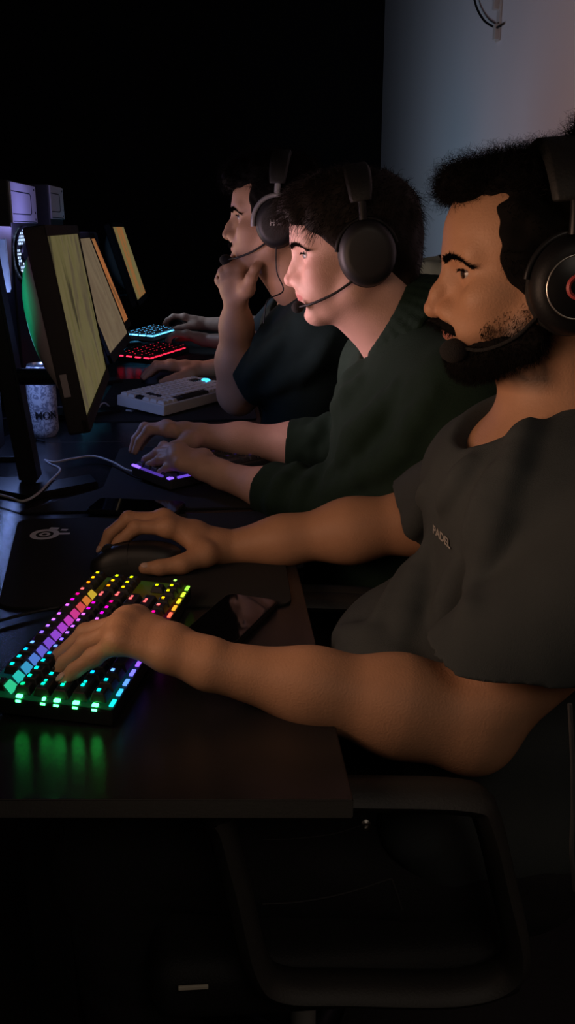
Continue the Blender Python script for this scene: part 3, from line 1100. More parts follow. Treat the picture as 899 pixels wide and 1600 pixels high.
# ------------------------------------------------------------------ the other players
def person_middle():
    root = thing('person', (0.28, 1.45, 0.0), 'pale clean-shaven person in dark green collared pullover, typing on violet-lit keyboard', 'person', 'people playing side by side')
    H = Head(P(473, 399, 1.43), yaw=4, pitch=9, roll=0, sc=0.93)
    skin = mat('skin_pale_pink', attr='Col', **SKIN_V)
    B = Sdf()
    face_ops(B, H, nose=1.0, bridge=0.0045, chin=0.001, lip=1.15)
    ear_ops(B, H)
    nb = np.array([0.310, 1.44, 1.025])
    shl, shr = np.array([0.345, 1.255, 0.965]), np.array([0.300, 1.63, 0.960])
    B.chain([H(-0.022, 0, -0.06), H(-0.035, 0, -0.115), nb], [0.054, 0.054, 0.062], 0.03)
    B.add(H.cap((0.025, 0, -0.088), (-0.030, 0, -0.150), 0.034, 0.05), 0.03)
    B.add(ell((0.300, 1.44, 0.84), (0.105, 0.165, 0.17)), 0.05)
    B.add(ell((0.280, 1.45, 0.66), (0.115, 0.155, 0.155)), 0.05)
    B.add(cap(shl, shr, 0.05), 0.05)
    el = P(640, 826, 1.33); wl = P(352, 744, 1.605)
    er = P(560, 704, 1.74); wr = P(318, 682, 1.83)
    B.chain([shl, el], [0.055, 0.045], 0.03)
    m1 = el * 0.62 + wl * 0.38
    B.chain([el, m1, wl * 0.75 + el * 0.25, wl], [0.041, 0.041, 0.030, 0.0215], 0.03)
    B.chain([wl * 0.75 + el * 0.25 + np.array([0, .01, -.008]), wl + np.array([0, .016, -.003])], [0.028, 0.020], 0.02)
    B.chain([shr, er], [0.052, 0.044], 0.03)
    m1 = er * 0.62 + wr * 0.38
    B.chain([er, m1, wr * 0.75 + er * 0.25, wr], [0.042, 0.042, 0.030, 0.0215], 0.03)
    B.chain([wr * 0.75 + er * 0.25 + np.array([0, .01, -.004]), wr + np.array([0, .016, -.003])], [0.026, 0.019], 0.02)
    lf = [
        [P(283, 704, 1.690), P(256, 698, 1.735), P(240, 712, 1.755), P(232, 725, 1.765)],
        [P(276, 706, 1.668), P(247, 708, 1.712), P(229, 718, 1.732), P(222, 731, 1.738)],
        [P(277, 715, 1.648), P(250, 719, 1.685), P(234, 727, 1.700), P(228, 738, 1.704)],
        [P(283, 725, 1.630), P(262, 731, 1.656), P(252, 738, 1.664), P(247, 745, 1.668)],
    ]
    lth = [P(318, 716, 1.675), P(292, 722, 1.715), P(270, 732, 1.735), P(256, 738, 1.745)]
    hand_ops(B, wl, lf, lth, 1.0)
    rf = [
        [P(263, 672, 1.825), P(232, 672, 1.830), P(218, 689, 1.830), P(211, 706, 1.826)],
        [P(260, 668, 1.845), P(226, 668, 1.855), P(212, 686, 1.855), P(206, 704, 1.850)],
        [P(260, 668, 1.865), P(228, 669, 1.880), P(214, 686, 1.880), P(208, 702, 1.876)],
        [P(264, 671, 1.885), P(238, 674, 1.900), P(226, 688, 1.902), P(220, 700, 1.900)],
    ]
    rth = [P(298, 690, 1.795), P(272, 700, 1.785), P(252, 708, 1.785), P(240, 713, 1.787)]
    hand_ops(B, wr, rf, rth, 1.0)

    def extra(q, c):
        m = np.exp(-(((q[:, 0] - 0.065) / 0.03) ** 2 + ((q[:, 2] + 0.03) / 0.03) ** 2)) * 0.25
        return c * (1 - m[:, None] * np.array([0.0, 0.3, 0.3]))
    sdf_obj('body', B, 0.0026, skin, root, skin_colors(H, (0.62, 0.38, 0.31), (0.50, 0.18, 0.16), extra), it=1)
    eyes(H, root, mat('iris_grey', (0.10, 0.11, 0.11), 0.15), (1, 0.20, 0.0))
    brows(H, root, hair2_m, 4, 0.75, 0.0, B)
    lashes(H, root, hair_m)
    # thick hair with a fringe, down to the nape
    S = Sdf()
    S.add(H.ell((-0.013, 0, 0.030), (0.101, 0.088, 0.090)), 0.02)
    S.add(H.ell((0.030, 0, 0.078), (0.078, 0.072, 0.038)), 0.02)
    S.add(H.ell((0.088, 0, 0.066), (0.026, 0.058, 0.026), 25), 0.015)
    S.add(H.ell((-0.070, 0, -0.03), (0.034, 0.062, 0.070)), 0.03)
    for sg in (1, -1):
        S.add(H.ell((0.040, sg * 0.064, 0.040), (0.036, 0.018, 0.040)), 0.015)
        S.add(H.ell((0.014, sg * 0.070, -0.015), (0.014, 0.010, 0.040)), 0.012)
    S.sub(H.ell((0.122, 0, -0.022), (0.098, 0.130, 0.078), 8), 0.006)
    S.sub(H.ell((0.070, 0, -0.110), (0.085, 0.110, 0.085), 0), 0.006)
    S.sub(H.ell((-0.03, 0, -0.165), (0.15, 0.110, 0.070), 0), 0.006)
    S.post = lambda p, d: d + 0.004 * wave(p, 23, 110) + 0.0022 * wave(p * np.array([1, 1, .4], np.float32), 24, 330)
    finish_hair('hair', S, 0.0035, hair2_m, root, H, 3600, 0.018, 0.00045, 0.0030, 6,
                lambda L: (L[:, 2] > 0.03), 0.012, (0.7, 0, -0.3), 0.7, 3500, B)
    # pullover with a collar and pushed-up sleeves
    cloth = mat('dark_green_knit', (0.0125, 0.0280, 0.0190), 0.92, bump=0.5, bscale=700, var=0.15, vscale=25, spec=0.15)
    T = Sdf()
    T.add(ell((0.300, 1.44, 0.86), (0.122, 0.188, 0.180)), 0.06)
    T.add(ell((0.275, 1.45, 0.66), (0.138, 0.178, 0.175)), 0.06)
    T.add(ell((0.300, 1.45, 0.54), (0.140, 0.190, 0.090)), 0.05)
    T.add(cap(shl, shr, 0.066), 0.05)
    T.add(cap(nb, shl, 0.070, 0.070), 0.04)
    T.add(cap(nb, shr, 0.070, 0.068), 0.04)
    cl = el + (wl - el) * 0.74; cr = er + (wr - er) * 0.44
    T.add(cap(shl, el, 0.072, 0.064), 0.05)
    T.add(cap(el, cl, 0.060, 0.049), 0.04)
    T.add(cap(shr, er, 0.070, 0.060), 0.05)
    T.add(cap(er, cr, 0.060, 0.050), 0.04)
    # bunched folds on the forearms and creases over chest and upper arm
    for a, b, r in ((el, cl, 0.058), (er, cr, 0.052)):
        d = nrm(b - a)
        for t in (0.25, 0.45, 0.65, 0.82):
            c = a + (b - a) * t
            s = np.cross(d, [0, 0, 1]); s = nrm(s + 0.35 * (t - 0.5) * d)
            ring = [c + (s * math.cos(w) + np.cross(s, d) * math.sin(w)) * (r - 0.012 * t) + d * 0.010 * math.sin(w + 4 * t) for w in np.linspace(0, 6.28, 9)]
            T.chain(ring, [0.009] * 9, 0.018)
    add_folds(T, [((560, 600), (480, 690), 0.010), ((620, 610), (520, 740), 0.010), ((560, 575), (500, 650), 0.009), ((680, 620), (600, 730), 0.009), ((530, 600), (470, 650), 0.008),
                  ((640, 700), (520, 770), 0.009), ((590, 650), (540, 690), 0.007)], [], 1.0, 2.2)
    nd = nrm(H(-0.03, 0, -0.11) - nb)
    T.sub(cap(nb + np.array([-0.015, 0, 0.015]), nb + nd * 0.16, 0.060, 0.066), 0.006)
    T.sub(cap(nb + np.array([-0.050, 0, 0.010]), nb + np.array([-0.12, 0, 0.10]), 0.045, 0.08), 0.008)
    for c, a in ((cl, nrm(cl - el)), (cr, nrm(cr - er))):
        c32, a32 = c.astype(np.float32), a.astype(np.float32)

        def beyond(p, c32=c32, a32=a32):
            q = p - c32; t = q @ a32
            rad = np.linalg.norm(q - t[:, None] * a32, axis=1)
            return np.maximum(np.maximum(-t, rad - 0.075), t - 0.12)
        T.sub(dict(f=beyond, lo=None, hi=None), 0.004)
    T.post = lambda p, d: d + 0.0025 * wave(p, 34, 60) + 0.0012 * wave(p, 35, 140)
    sh = sdf_obj('pullover', T, 0.0045, cloth, root, it=1, slack=0.03)
    # collar: a folded band round the neck, open at the front
    Cc = Sdf()
    pts = []
    ux = nrm(np.array([-1.0, 0, 0]) - nd * (np.array([-1.0, 0, 0]) @ nd)); uy = np.cross(nd, ux)
    for w in np.radians(np.linspace(26, 334, 29)):
        pts.append(nb + nd * 0.048 + (ux * math.cos(w) * (0.073 if math.cos(w) > 0 else 0.062) + uy * math.sin(w) * 0.065) + nd * (-0.022 * math.cos(w) - 0.004))
    for i in range(len(pts) - 1):
        a, b = pts[i], pts[i + 1]
        for t, r in ((0.0, 0.0045), (0.008, 0.0048), (0.017, 0.0048), (0.026, 0.0045), (0.034, 0.0040)):
            o = nd * (0.016 - t) 
            outw = lambda q: nrm(q - nb - nd * ((q - nb) @ nd)) * (t * 0.95)
            Cc.add(cap(a + o + outw(a), b + o + outw(b), r), 0.008)
    for q in (pts[0], pts[-1]):
        Cc.add(cap(q + nd * 0.01, q + ux * 0.018 - nd * 0.040 + np.array([0, 0, -0.004]), 0.006, 0.004), 0.012)
    sdf_obj('collar', Cc, 0.003, cloth, root)
    bm = bmesh.new()
    q = pts[-1] + ux * 0.018 - nd * 0.032
    lathe(bm, [(0.0, 0.002), (0.005, 0.0018), (0.006, 0.0), (0.005, -0.001), (0.0, -0.001)], M4(np.stack([np.array([0, 0, 1.0]), np.array([1.0, 0, 0]), np.array([0, 1.0, 0])], 1), q) @ Matrix.Rotation(math.pi, 4, 'X'), 16)
    obj('button', bm, mat('grey_button', (0.10, 0.10, 0.10), 0.4), root, 40)
    jm = mat('dark_trousers', (0.012, 0.012, 0.014), 0.85, bump=0.4, bscale=600, var=0.2, vscale=50)
    trousers(root, (0.29, 1.45, 0.525), [(-0.16, 1.35, 0.545), (-0.16, 1.58, 0.545)], [(-0.12, 1.35, 0.10), (-0.12, 1.58, 0.10)], jm, name='trousers')
    return root, H


def person_chin():
    root = thing('person', (0.22, 2.2, 0.0), 'person in dark teal t-shirt leaning on one elbow, chin resting on fist', 'person', 'people playing side by side')
    H = Head(P(371, 339, 2.10), yaw=8, pitch=-1, roll=0)
    skin = mat('skin_tan', attr='Col', **SKIN_V)
    B = Sdf()
    face_ops(B, H, nose=1.03, brow=0.002)
    ear_ops(B, H)
    nb = np.array([0.215, 2.20, 1.035])
    shl, shr = np.array([0.235, 2.03, 0.985]), np.array([0.190, 2.40, 0.955])
    B.chain([H(-0.022, 0, -0.06), H(-0.035, 0, -0.115), nb], [0.054, 0.054, 0.062], 0.03)
    B.add(H.cap((0.022, 0, -0.088), (-0.030, 0, -0.150), 0.034, 0.05), 0.03)
    B.add(ell((0.215, 2.20, 0.88), (0.105, 0.165, 0.17)), 0.05)
    B.add(ell((0.235, 2.22, 0.68), (0.115, 0.155, 0.155)), 0.05)
    B.add(cap(shl, shr, 0.05), 0.05)
    el = P(372, 612, 2.20); wl = P(369, 472, 2.120)
    B.chain([shl, el], [0.055, 0.045], 0.03)
    B.add(ell(P(374, 630, 2.205), (0.026, 0.026, 0.024)), 0.03)
    B.chain([el, el * 0.66 + wl * 0.34, el * 0.25 + wl * 0.75, wl], [0.045, 0.047, 0.034, 0.0255], 0.03)
    # fist under the chin, knuckles forward, thumb along the jaw
    lf = [
        [P(374, 419, 2.105), P(384, 404, 2.130), P(396, 414, 2.140), P(398, 430, 2.135)],
        [P(361, 420, 2.110), P(368, 402, 2.140), P(380, 410, 2.155), P(384, 428, 2.150)],
        [P(351, 427, 2.118), P(356, 410, 2.150), P(367, 416, 2.168), P(372, 432, 2.162)],
        [P(345, 438, 2.128), P(347, 424, 2.158), P(356, 428, 2.176), P(361, 440, 2.172)],
    ]
    lth = [P(386, 452, 2.085), P(393, 434, 2.070), P(399, 420, 2.066), P(406, 411, 2.070)]
    hand_ops(B, wl, lf, lth, 0.98, 0.005)
    for i in range(3):
        out = np.array([-0.0062, -0.0062, 0.0])
        q = [(lf[i][j] + lf[i + 1][j]) / 2 + out for j in range(3)]
        w = (q[0] * 0.55 + wl * 0.45) + out * 0.6
        B.sub(cap(w, q[0], 0.0006, 0.0024), 0.006)
        B.sub(cap(q[0], q[1], 0.0026, 0.0030), 0.006)
        B.sub(cap(q[1], q[2], 0.0030, 0.0028), 0.006)
    # right arm along the desk, hand on a mouse
    er = P(470, 560, 2.62); wr = P(312, 578, 2.70)
    B.chain([shr, er], [0.052, 0.044], 0.03)
    B.chain([er, er * 0.6 + wr * 0.4, wr], [0.042, 0.040, 0.023], 0.03)
    rf = [
        [P(268, 572, 2.690), P(246, 573, 2.690), P(234, 583, 2.688), P(225, 591, 2.684)],
        [P(267, 569, 2.715), P(244, 569, 2.718), P(232, 579, 2.718), P(223, 588, 2.714)],
        [P(268, 569, 2.738), P(247, 570, 2.744), P(236, 579, 2.744), P(228, 587, 2.740)],
        [P(270, 571, 2.758), P(253, 573, 2.766), P(243, 581, 2.766), P(236, 587, 2.764)],
    ]
    rth = [P(296, 584, 2.665), P(276, 590, 2.640), P(262, 594, 2.635), P(252, 597, 2.634)]
    hand_ops(B, wr, rf, rth, 1.0)

    def extra(q, c):
        x, y, z = q[:, 0], np.abs(q[:, 1]), q[:, 2]
        m = np.clip((-0.062 - z + 0.2 * (0.05 - x)) / 0.03, 0, 1) * (x > -0.01) * np.clip((z + 0.15) / 0.02, 0, 1) * 0.35
        return c * (1 - m[:, None]) + np.array([0.02, 0.014, 0.01]) * m[:, None]
    sdf_obj('body', B, 0.0032, skin, root, skin_colors(H, (0.56, 0.315, 0.195), (0.44, 0.19, 0.14), extra), it=1)
    eyes(H, root, mat('iris_brown', (0.035, 0.016, 0.008), 0.15), (1, 0.15, 0.03))
    brows(H, root, hair_m, 6, 1.1, -0.002, B)
    lashes(H, root, hair_m)
    # moustache
    rg = np.random.default_rng(5); pts = []
    for _ in range(900):
        pts.append(H(0.098, (rg.random() * 2 - 1) * 0.026, -0.0610 + (rg.random() - .5) * 0.006))
    pts, g = to_surface(B, pts, -0.0003)
    V, Q = strands(pts, g, 0.0060, 0.0005, 3, 0.0006, 0.002, np.tile(H.R @ np.array([0, 0, -0.8]), (len(pts), 1)), 5)
    link('moustache', poly_mesh('moustache', V, Q), hair_m, root)
    S = Sdf()
    S.add(H.ell((-0.015, 0, 0.038), (0.106, 0.084, 0.092)), 0.02)
    S.add(H.ell((0.020, 0, 0.092), (0.088, 0.072, 0.038)), 0.02)
    S.add(H.ell((0.096, 0, 0.078), (0.026, 0.054, 0.024)), 0.015)
    S.add(H.ell((-0.085, 0, -0.02), (0.034, 0.060, 0.055)), 0.03)
    for sg in (1, -1):
        S.add(H.ell((0.026, sg * 0.066, 0.036), (0.034, 0.015, 0.040)), 0.015)
        S.add(H.ell((0.010, sg * 0.069, -0.012), (0.010, 0.008, 0.032)), 0.012)
    S.sub(H.ell((0.128, 0, -0.026), (0.098, 0.130, 0.084), 0), 0.006)
    S.sub(H.ell((0.080, 0, -0.100), (0.075, 0.110, 0.085), 0), 0.006)
    S.sub(H.ell((-0.03, 0, -0.150), (0.15, 0.110, 0.070), 0), 0.006)
    S.post = lambda p, d: d + 0.0055 * wave(p, 41, 130) + 0.003 * wave(p, 42, 300)
    finish_hair('hair', S, 0.004, hair_m, root, H, 2600, 0.016, 0.0005, 0.0055, 7,
                lambda L: (L[:, 2] > 0.05), 0.0, (0.3, 0, 0), 1.8, 1500, B)
    cloth = mat('dark_teal_jersey', (0.0095, 0.0210, 0.0200), 0.9, bump=0.4, bscale=700, var=0.12, vscale=20, spec=0.15)
    T = Sdf()
    T.add(ell((0.215, 2.20, 0.88), (0.122, 0.186, 0.180)), 0.06)
    T.add(ell((0.235, 2.22, 0.68), (0.138, 0.178, 0.175)), 0.06)
    T.add(ell((0.250, 2.22, 0.55), (0.140, 0.190, 0.090)), 0.05)
    T.add(cap(shl, shr, 0.066), 0.05)
    T.add(cap(nb + np.array([0, 0, -.01]), shl, 0.066, 0.068), 0.04)
    T.add(cap(nb + np.array([0, 0, -.01]), shr, 0.066, 0.066), 0.04)
    dl, dr = nrm(el - shl), nrm(er - shr)
    T.add(sleeve(shl, shl + dl * np.linalg.norm(el - shl) * 0.80, dl, dl, 0.074, 0.070, 0.059), 0.03)
    T.add(sleeve(shr, shr + dr * 0.20, dr, dr, 0.070, 0.066, 0.057), 0.03)
    nd = nrm(H(-0.03, 0, -0.11) - nb)
    T.sub(cap(nb + np.array([-0.015, 0, 0.010]), nb + nd * 0.16, 0.060, 0.066), 0.006)
    T.sub(cap(nb + np.array([-0.050, 0, 0.010]), nb + np.array([-0.12, 0, 0.10]), 0.048, 0.08), 0.008)
    add_folds(T, [((450, 520), (390, 590), 0.012), ((500, 560), (420, 610), 0.011), ((440, 480), (400, 540), 0.010), ((520, 520), (470, 600), 0.010)], (), 1.5, 3.0)
    T.post = lambda p, d: d + 0.003 * wave(p, 44, 55) + 0.0012 * wave(p, 45, 140)
    sdf_obj('t_shirt', T, 0.005, cloth, root, it=1, slack=0.03)
    trousers(root, (0.26, 2.22, 0.525), [(-0.18, 2.12, 0.545), (-0.18, 2.35, 0.545)], [(-0.14, 2.12, 0.10), (-0.14, 2.35, 0.10)], MATS['dark_trousers'], name='trousers', h=0.009)
    return root, H


def person_far():
    root = thing('person', (0.28, 3.45, 0.0), 'farthest person, mostly hidden, both hands over the blue-lit keyboard and mouse', 'person', 'people playing side by side')
    H = Head(P(392, 352, 3.32), yaw=0, pitch=4, roll=0)
    skin = MATS['skin_tan']
    B = Sdf()
    face_ops(B, H)
    ear_ops(B, H)
    nb = np.array([0.30, 3.35, 0.96])
    shl, shr = np.array([0.285, 3.17, 0.92]), np.array([0.275, 3.53, 0.92])
    B.chain([H(-0.022, 0, -0.06), H(-0.035, 0, -0.115), nb], [0.054, 0.054, 0.062], 0.03)
    B.add(H.cap((0.022, 0, -0.088), (-0.030, 0, -0.150), 0.034, 0.05), 0.03)
    B.add(ell((0.28, 3.35, 0.82), (0.105, 0.165, 0.17)), 0.05)
    B.add(ell((0.28, 3.35, 0.66), (0.115, 0.155, 0.155)), 0.05)
    B.add(cap(shl, shr, 0.05), 0.05)
    el = P(440, 540, 3.28); wl = P(322, 532, 3.52)
    er = P(420, 512, 3.66); wr = P(318, 506, 3.74)
    B.chain([shl, el, el * 0.6 + wl * 0.4, wl], [0.055, 0.044, 0.040, 0.024], 0.03)
    B.chain([shr, er, er * 0.6 + wr * 0.4, wr], [0.055, 0.044, 0.040, 0.024], 0.03)
    for w, oy, ox in ((wl, 0.0, 0), (wr, 0.0, 0)):
        x0, y0 = (322, 532) if w is wl else (318, 506)
        Y = w[1]
        fs = []
        for i in range(4):
            dy = i * 0.021 - 0.02
            sgn = 1 if w is wr else -1
            yy = Y + (dy if w is wr else -dy) + 0.01
            fs.append([P(x0 - 30, y0 - 11 + i, yy), P(x0 - 47, y0 - 12 + i, yy), P(x0 - 57, y0 - 6 + i, yy), P(x0 - 62 + 2 * i, y0 + i, yy)])
        th = [P(x0 - 12, y0 + 2, Y - 0.02), P(x0 - 28, y0 + 5, Y - 0.03), P(x0 - 38, y0 + 6, Y - 0.03), P(x0 - 45, y0 + 7, Y - 0.03)] if w is wr else \
             [P(x0 - 14, y0 - 4, Y + 0.03), P(x0 - 30, y0 - 5, Y + 0.045), P(x0 - 40, y0 - 3, Y + 0.05), P(x0 - 46, y0 - 1, Y + 0.05)]
        hand_ops(B, w, fs, th, 1.0)
    sdf_obj('body', B, 0.0045, skin, root, skin_colors(H, (0.52, 0.32, 0.24), (0.44, 0.19, 0.14)), it=1)
    eyes(H, root, MATS['iris_brown'], (1, 0.1, -0.05))
    brows(H, root, hair_m, 9, 1.0, -0.001, B)
    lashes(H, root, hair_m)
    S = Sdf()
    S.add(H.ell((-0.012, 0, 0.038), (0.104, 0.084, 0.092)), 0.02)
    S.sub(H.ell((0.120, 0, -0.026), (0.098, 0.130, 0.084), 0), 0.006)
    S.sub(H.ell((-0.03, 0, -0.150), (0.15, 0.110, 0.085), 0), 0.006)
    S.post = lambda p, d: d + 0.004 * wave(p, 51, 130)
    finish_hair('hair', S, 0.005, hair_m, root, H, 800, 0.012, 0.0006, 0.003, 8, lambda L: L[:, 2] > 0.05)
    T = Sdf()
    T.add(ell((0.28, 3.35, 0.82), (0.120, 0.184, 0.180)), 0.06)
    T.add(ell((0.28, 3.35, 0.64), (0.135, 0.178, 0.185)), 0.06)
    T.add(cap(shl, shr, 0.066), 0.05)
    for s, e in ((shl, el), (shr, er)):
        d = nrm(e - s)
        T.add(sleeve(s, s + d * 0.2, d, d, 0.072, 0.066, 0.057), 0.03)
    T.sub(cap(nb + np.array([-.01, 0, .01]), nb + np.array([-.03, 0, 0.14]), 0.06, 0.07), 0.006)
    sdf_obj('t_shirt', T, 0.007, mat('black_jersey', (0.012, 0.012, 0.014), 0.9), root)
    trousers(root, (0.29, 3.35, 0.525), [(-0.15, 3.25, 0.545), (-0.15, 3.48, 0.545)], [(-0.12, 3.25, 0.10), (-0.12, 3.48, 0.10)], MATS['dark_trousers'], name='trousers', h=0.010)
    return root, H


mid, H2 = person_middle()
headset(H2, 'plain matte black headset worn by pale person in green pullover', dict(
    shell=mat('matte_black', (0.010, 0.010, 0.012), 0.5), pad=pad_m, band=pad_m, yoke_mat=black_pl, boom_mat=black_pl, foam=foam_m, yoke='fork',
    band_w=0.022, band_t=0.010, top=0.116, cup_x=-0.012, cup_z=-0.012,
    boom=[(0.012, 0.090, -0.052), (0.045, 0.080, -0.070), (0.080, 0.060, -0.083), (0.103, 0.036, -0.088)],
    mic=(0.010, 0.009, 0.009), mic_at=(0.106, 0.028, -0.088)))
chin, H3 = person_chin()
headset(H3, 'headset with grey half-ring yoke and pale letter mark worn by chin-resting person', dict(
    shell=mat('matte_black', (0.010, 0.010, 0.012), 0.5), pad=pad_m, band=pad_m, yoke='ring', yoke_mat=mat('grey_metal', (0.30, 0.30, 0.31), 0.4, 0.3), yoke_label='light grey half ring',
    logo='hx', logo_mat=mat('pale_print', (0.6, 0.6, 0.6), 0.5), boom_mat=black_pl, foam=foam_m,
    band_w=0.022, band_t=0.010, top=0.130, cup_x=-0.004, cup_z=-0.012,
    boom=[(0.012, 0.088, -0.052), (0.045, 0.078, -0.076), (0.080, 0.058, -0.092), (0.104, 0.036, -0.098)],
    mic=(0.014, 0.012, 0.012), mic_at=(0.112, 0.026, -0.100),
    cable=[(-0.004, 0.100, -0.060), (-0.006, 0.102, -0.120), (-0.020, 0.095, -0.165), P(418, 470, 2.02), P(412, 505, 2.02)]))
far, H4 = person_far()
# ------------------------------------------------------------------ the room
DZ = 0.74          # desk top height
XW, YB = 1.0, 5.86


def slab(name, lo, hi, m):
    bm = bmesh.new()
    lo, hi = np.array(lo), np.array(hi)
    box(bm, (lo + hi) / 2, hi - lo, 0)
    o = obj(name, bm, m)
    o['kind'] = 'structure'
    return o


carpet = mat('dark_carpet', (0.030, 0.028, 0.027), 0.95, bump=0.9, bscale=260, var=0.35, vscale=120)
white_wall = mat('white_painted_wall', (0.80, 0.77, 0.77), 0.85, bump=0.12, bscale=220, var=0.03, vscale=3)
black_wall = mat('black_painted_wall', (0.0055, 0.0055, 0.0065), 0.95, bump=0.1, bscale=200)
slab('floor', (-3, -1.6, -0.1), (XW + 0.1, YB + 0.1, 0), carpet)
slab('ceiling', (-3, -1.6, 2.7), (XW + 0.1, YB + 0.1, 2.8), black_wall)
slab('wall_right', (XW, -1.6, 0), (XW + 0.1, YB, 2.7), white_wall)
slab('wall_back', (-3, YB, 0), (XW + 0.1, YB + 0.1, 2.7), black_wall)
slab('wall_left', (-3.1, -1.6, 0), (-3, YB + 0.1, 2.7), black_wall)
slab('wall_front', (-3.1, -1.7, 0), (XW + 0.1, -1.6, 2.7), black_wall)

# cable and adhesive clip high on the white wall
w0 = onx(782, 28, XW)
bm = bmesh.new()
sx, sz = 0.020, 0.062
box(bm, (XW - 0.004, w0[1], w0[2]), (0.008, 0.042, 0.150), 0.003)
box(bm, (XW - 0.013, w0[1] - 0.004, w0[2] - 0.045), (0.016, 0.030, 0.050), 0.004)
box(bm, (XW - 0.016, w0[1] + 0.004, w0[2] + 0.045), (0.022, 0.026, 0.040), 0.004)
hk = obj('wall_clip', bm, mat('clear_white_plastic', (0.62, 0.58, 0.54), 0.3))
tag(hk, 'pale plastic clip stuck high on the white wall', 'clip')
bm = bmesh.new()
pts = [onx(x, y, XW - 0.014) for x, y in ((728, -60), (738, -20), (742, 0), (747, 16), (757, 32), (768, 40), (776, 43), (783, 40))]
tube(bm, curve_pts(pts, 40), 0.0042, 8)
tag(obj('wall_cable', bm, mat('black_cable', (0.008, 0.008, 0.008), 0.5), smooth=60), 'black cable looping down to the clip on the white wall', 'cable')

# ------------------------------------------------------------------ desks
desk_m = mat('dark_desk_laminate', (0.0180, 0.0175, 0.0190), 0.17, bump=0.12, bscale=1400, spec=0.5)
edge_m = mat('desk_edge_band', (0.075, 0.072, 0.068), 0.6, bump=0.2, bscale=400)
_nt = desk_m.node_tree
_b = _nt.nodes['Principled BSDF']
_b.inputs['Anisotropic'].default_value = 0.94
_tg = _nt.nodes.new('ShaderNodeCombineXYZ'); _tg.inputs[1].default_value = 1.0
_nt.links.new(_tg.outputs[0], _b.inputs['Tangent'])
leg_m = mat('black_steel', (0.012, 0.012, 0.013), 0.45, 0.3)


def desk(poly, label):
    c = np.mean(np.array(poly), 0)
    root = thing('desk', (c[0], c[1], 0), label, 'desk', 'desks in one row')
    bm = bmesh.new()
    prism(bm, poly, 0.0185, Matrix.Translation((0, 0, DZ - 0.0185)), 0, 0.0012)
    for f in bm.faces:
        if abs(f.normal.z) < 0.5: f.material_index = 1
    obj('desktop', bm, [desk_m, edge_m], root)
    for (x, y) in ((poly[0][0] + 0.08, poly[0][1] + 0.16), (poly[1][0] - 0.30, poly[1][1] + 0.20), (poly[2][0] - 0.30, poly[2][1] - 0.08), (poly[3][0] + 0.08, poly[3][1] - 0.08)):
        bm = bmesh.new()
        box(bm, (x, y, (DZ - 0.0185) / 2), (0.045, 0.045, DZ - 0.0185), 0.004)
        obj('leg', bm, leg_m, root)
    bm = bmesh.new()
    y = (poly[2][1] + poly[3][1]) / 2 - 0.08
    box(bm, ((poly[0][0] + poly[1][0]) / 2 - 0.1, y, DZ - 0.045), (0.40, 0.03, 0.05), 0.003)
    obj('crossbar', bm, leg_m, root)
    return root


desk([(-0.70, 0.730), (0.106, 0.668), (0.106, 2.060), (-0.70, 2.060)], 'nearest dark desk, carrying the rainbow-lit keyboard at its open end')
desk([(-0.70, 2.064), (0.106, 2.064), (0.106, 3.350), (-0.70, 3.350)], 'middle dark desk, carrying the white keyboard')
desk([(-0.70, 3.354), (0.106, 3.354), (0.106, 4.750), (-0.70, 4.750)], 'farthest dark desk, carrying the blue-lit keyboard')


# ------------------------------------------------------------------ mouse pads
def pad(pts, m, label, r=0.025, group=None, z=0.0):
    """cloth pad with rounded corners"""
    c = np.array([p[:2] for p in pts])
    out = []
    n = len(c)
    for i in range(n):
        a, b, d = c[(i - 1) % n], c[i], c[(i + 1) % n]
        u, v = nrm(a - b), nrm(d - b)
        for t in np.linspace(0, 1, 6):
            p = b + u * r * (1 - t) ** 2 + v * r * t ** 2
            out.append(p)
    bm = bmesh.new()
    prism(bm, out, 0.003, Matrix.Translation((0, 0, DZ + 0.0002 + z)), 0, 0.0006)
    o = obj('mouse_pad', bm, m)
    return tag(o, label, 'mouse pad', group)


pad_cloth = mat('black_pad_cloth', (0.010, 0.010, 0.011), 0.9, bump=0.4, bscale=1500)
pd = pad([(-0.331, 1.475), (0.094, 1.495), (0.088, 1.085), (-0.283, 1.105)], pad_cloth, 'black mouse pad with white ringed emblem, under the near right hand', group='black mouse pads')
# emblem: an eye-like ring with a horizontal arm and ticks
bm = bmesh.new()
ec = onz(70, 835, DZ + 0.0034)
MM = M4(None, (ec[0], ec[1], DZ + 0.0033))


def ring2d(bm, ro, ri, sx, sy, a0=0, a1=360, M=Matrix.Identity(4), h=0.0003, n=48):
    t = bmesh.new()
    A = np.radians(np.linspace(a0, a1, n))
    vo = [t.verts.new((ro * sx * math.cos(a), ro * sy * math.sin(a), h)) for a in A]
    vi = [t.verts.new((ri * sx * math.cos(a), ri * sy * math.sin(a), h)) for a in A]
    for i in range(n - 1): t.faces.new((vo[i], vo[i + 1], vi[i + 1], vi[i]))
    merge(bm, t, M)


ring2d(bm, 0.0225, 0.0135, 1, 1.15, M=MM)
ring2d(bm, 0.0085, 0.0040, 1, 1.15, M=MM)
box(bm, (0.026, 0.002, 0.0002), (0.024, 0.0075, 0.0003), 0, MM)
box(bm, (0.004, 0.030, 0.0002), (0.014, 0.010, 0.0003), 0, MM @ Matrix.Rotation(-0.2, 4, 'Z'))
box(bm, (0.022, 0.026, 0.0002), (0.010, 0.008, 0.0003), 0, MM @ Matrix.Rotation(-0.2, 4, 'Z'))
e = obj('emblem', bm, mat('white_print', (0.85, 0.84, 0.88), 0.7), pd)
e['label'] = 'white round emblem print'
a, b = onz(23, 812, DZ), onz(75, 770, DZ)
pad([(-0.345, 1.515), (0.094, 1.520), (0.100, 1.990), (-0.215, 1.990), (-0.215, 1.66)], pad_cloth, 'large black mouse pad under the violet-lit keyboard', 0.02, 'black mouse pads')
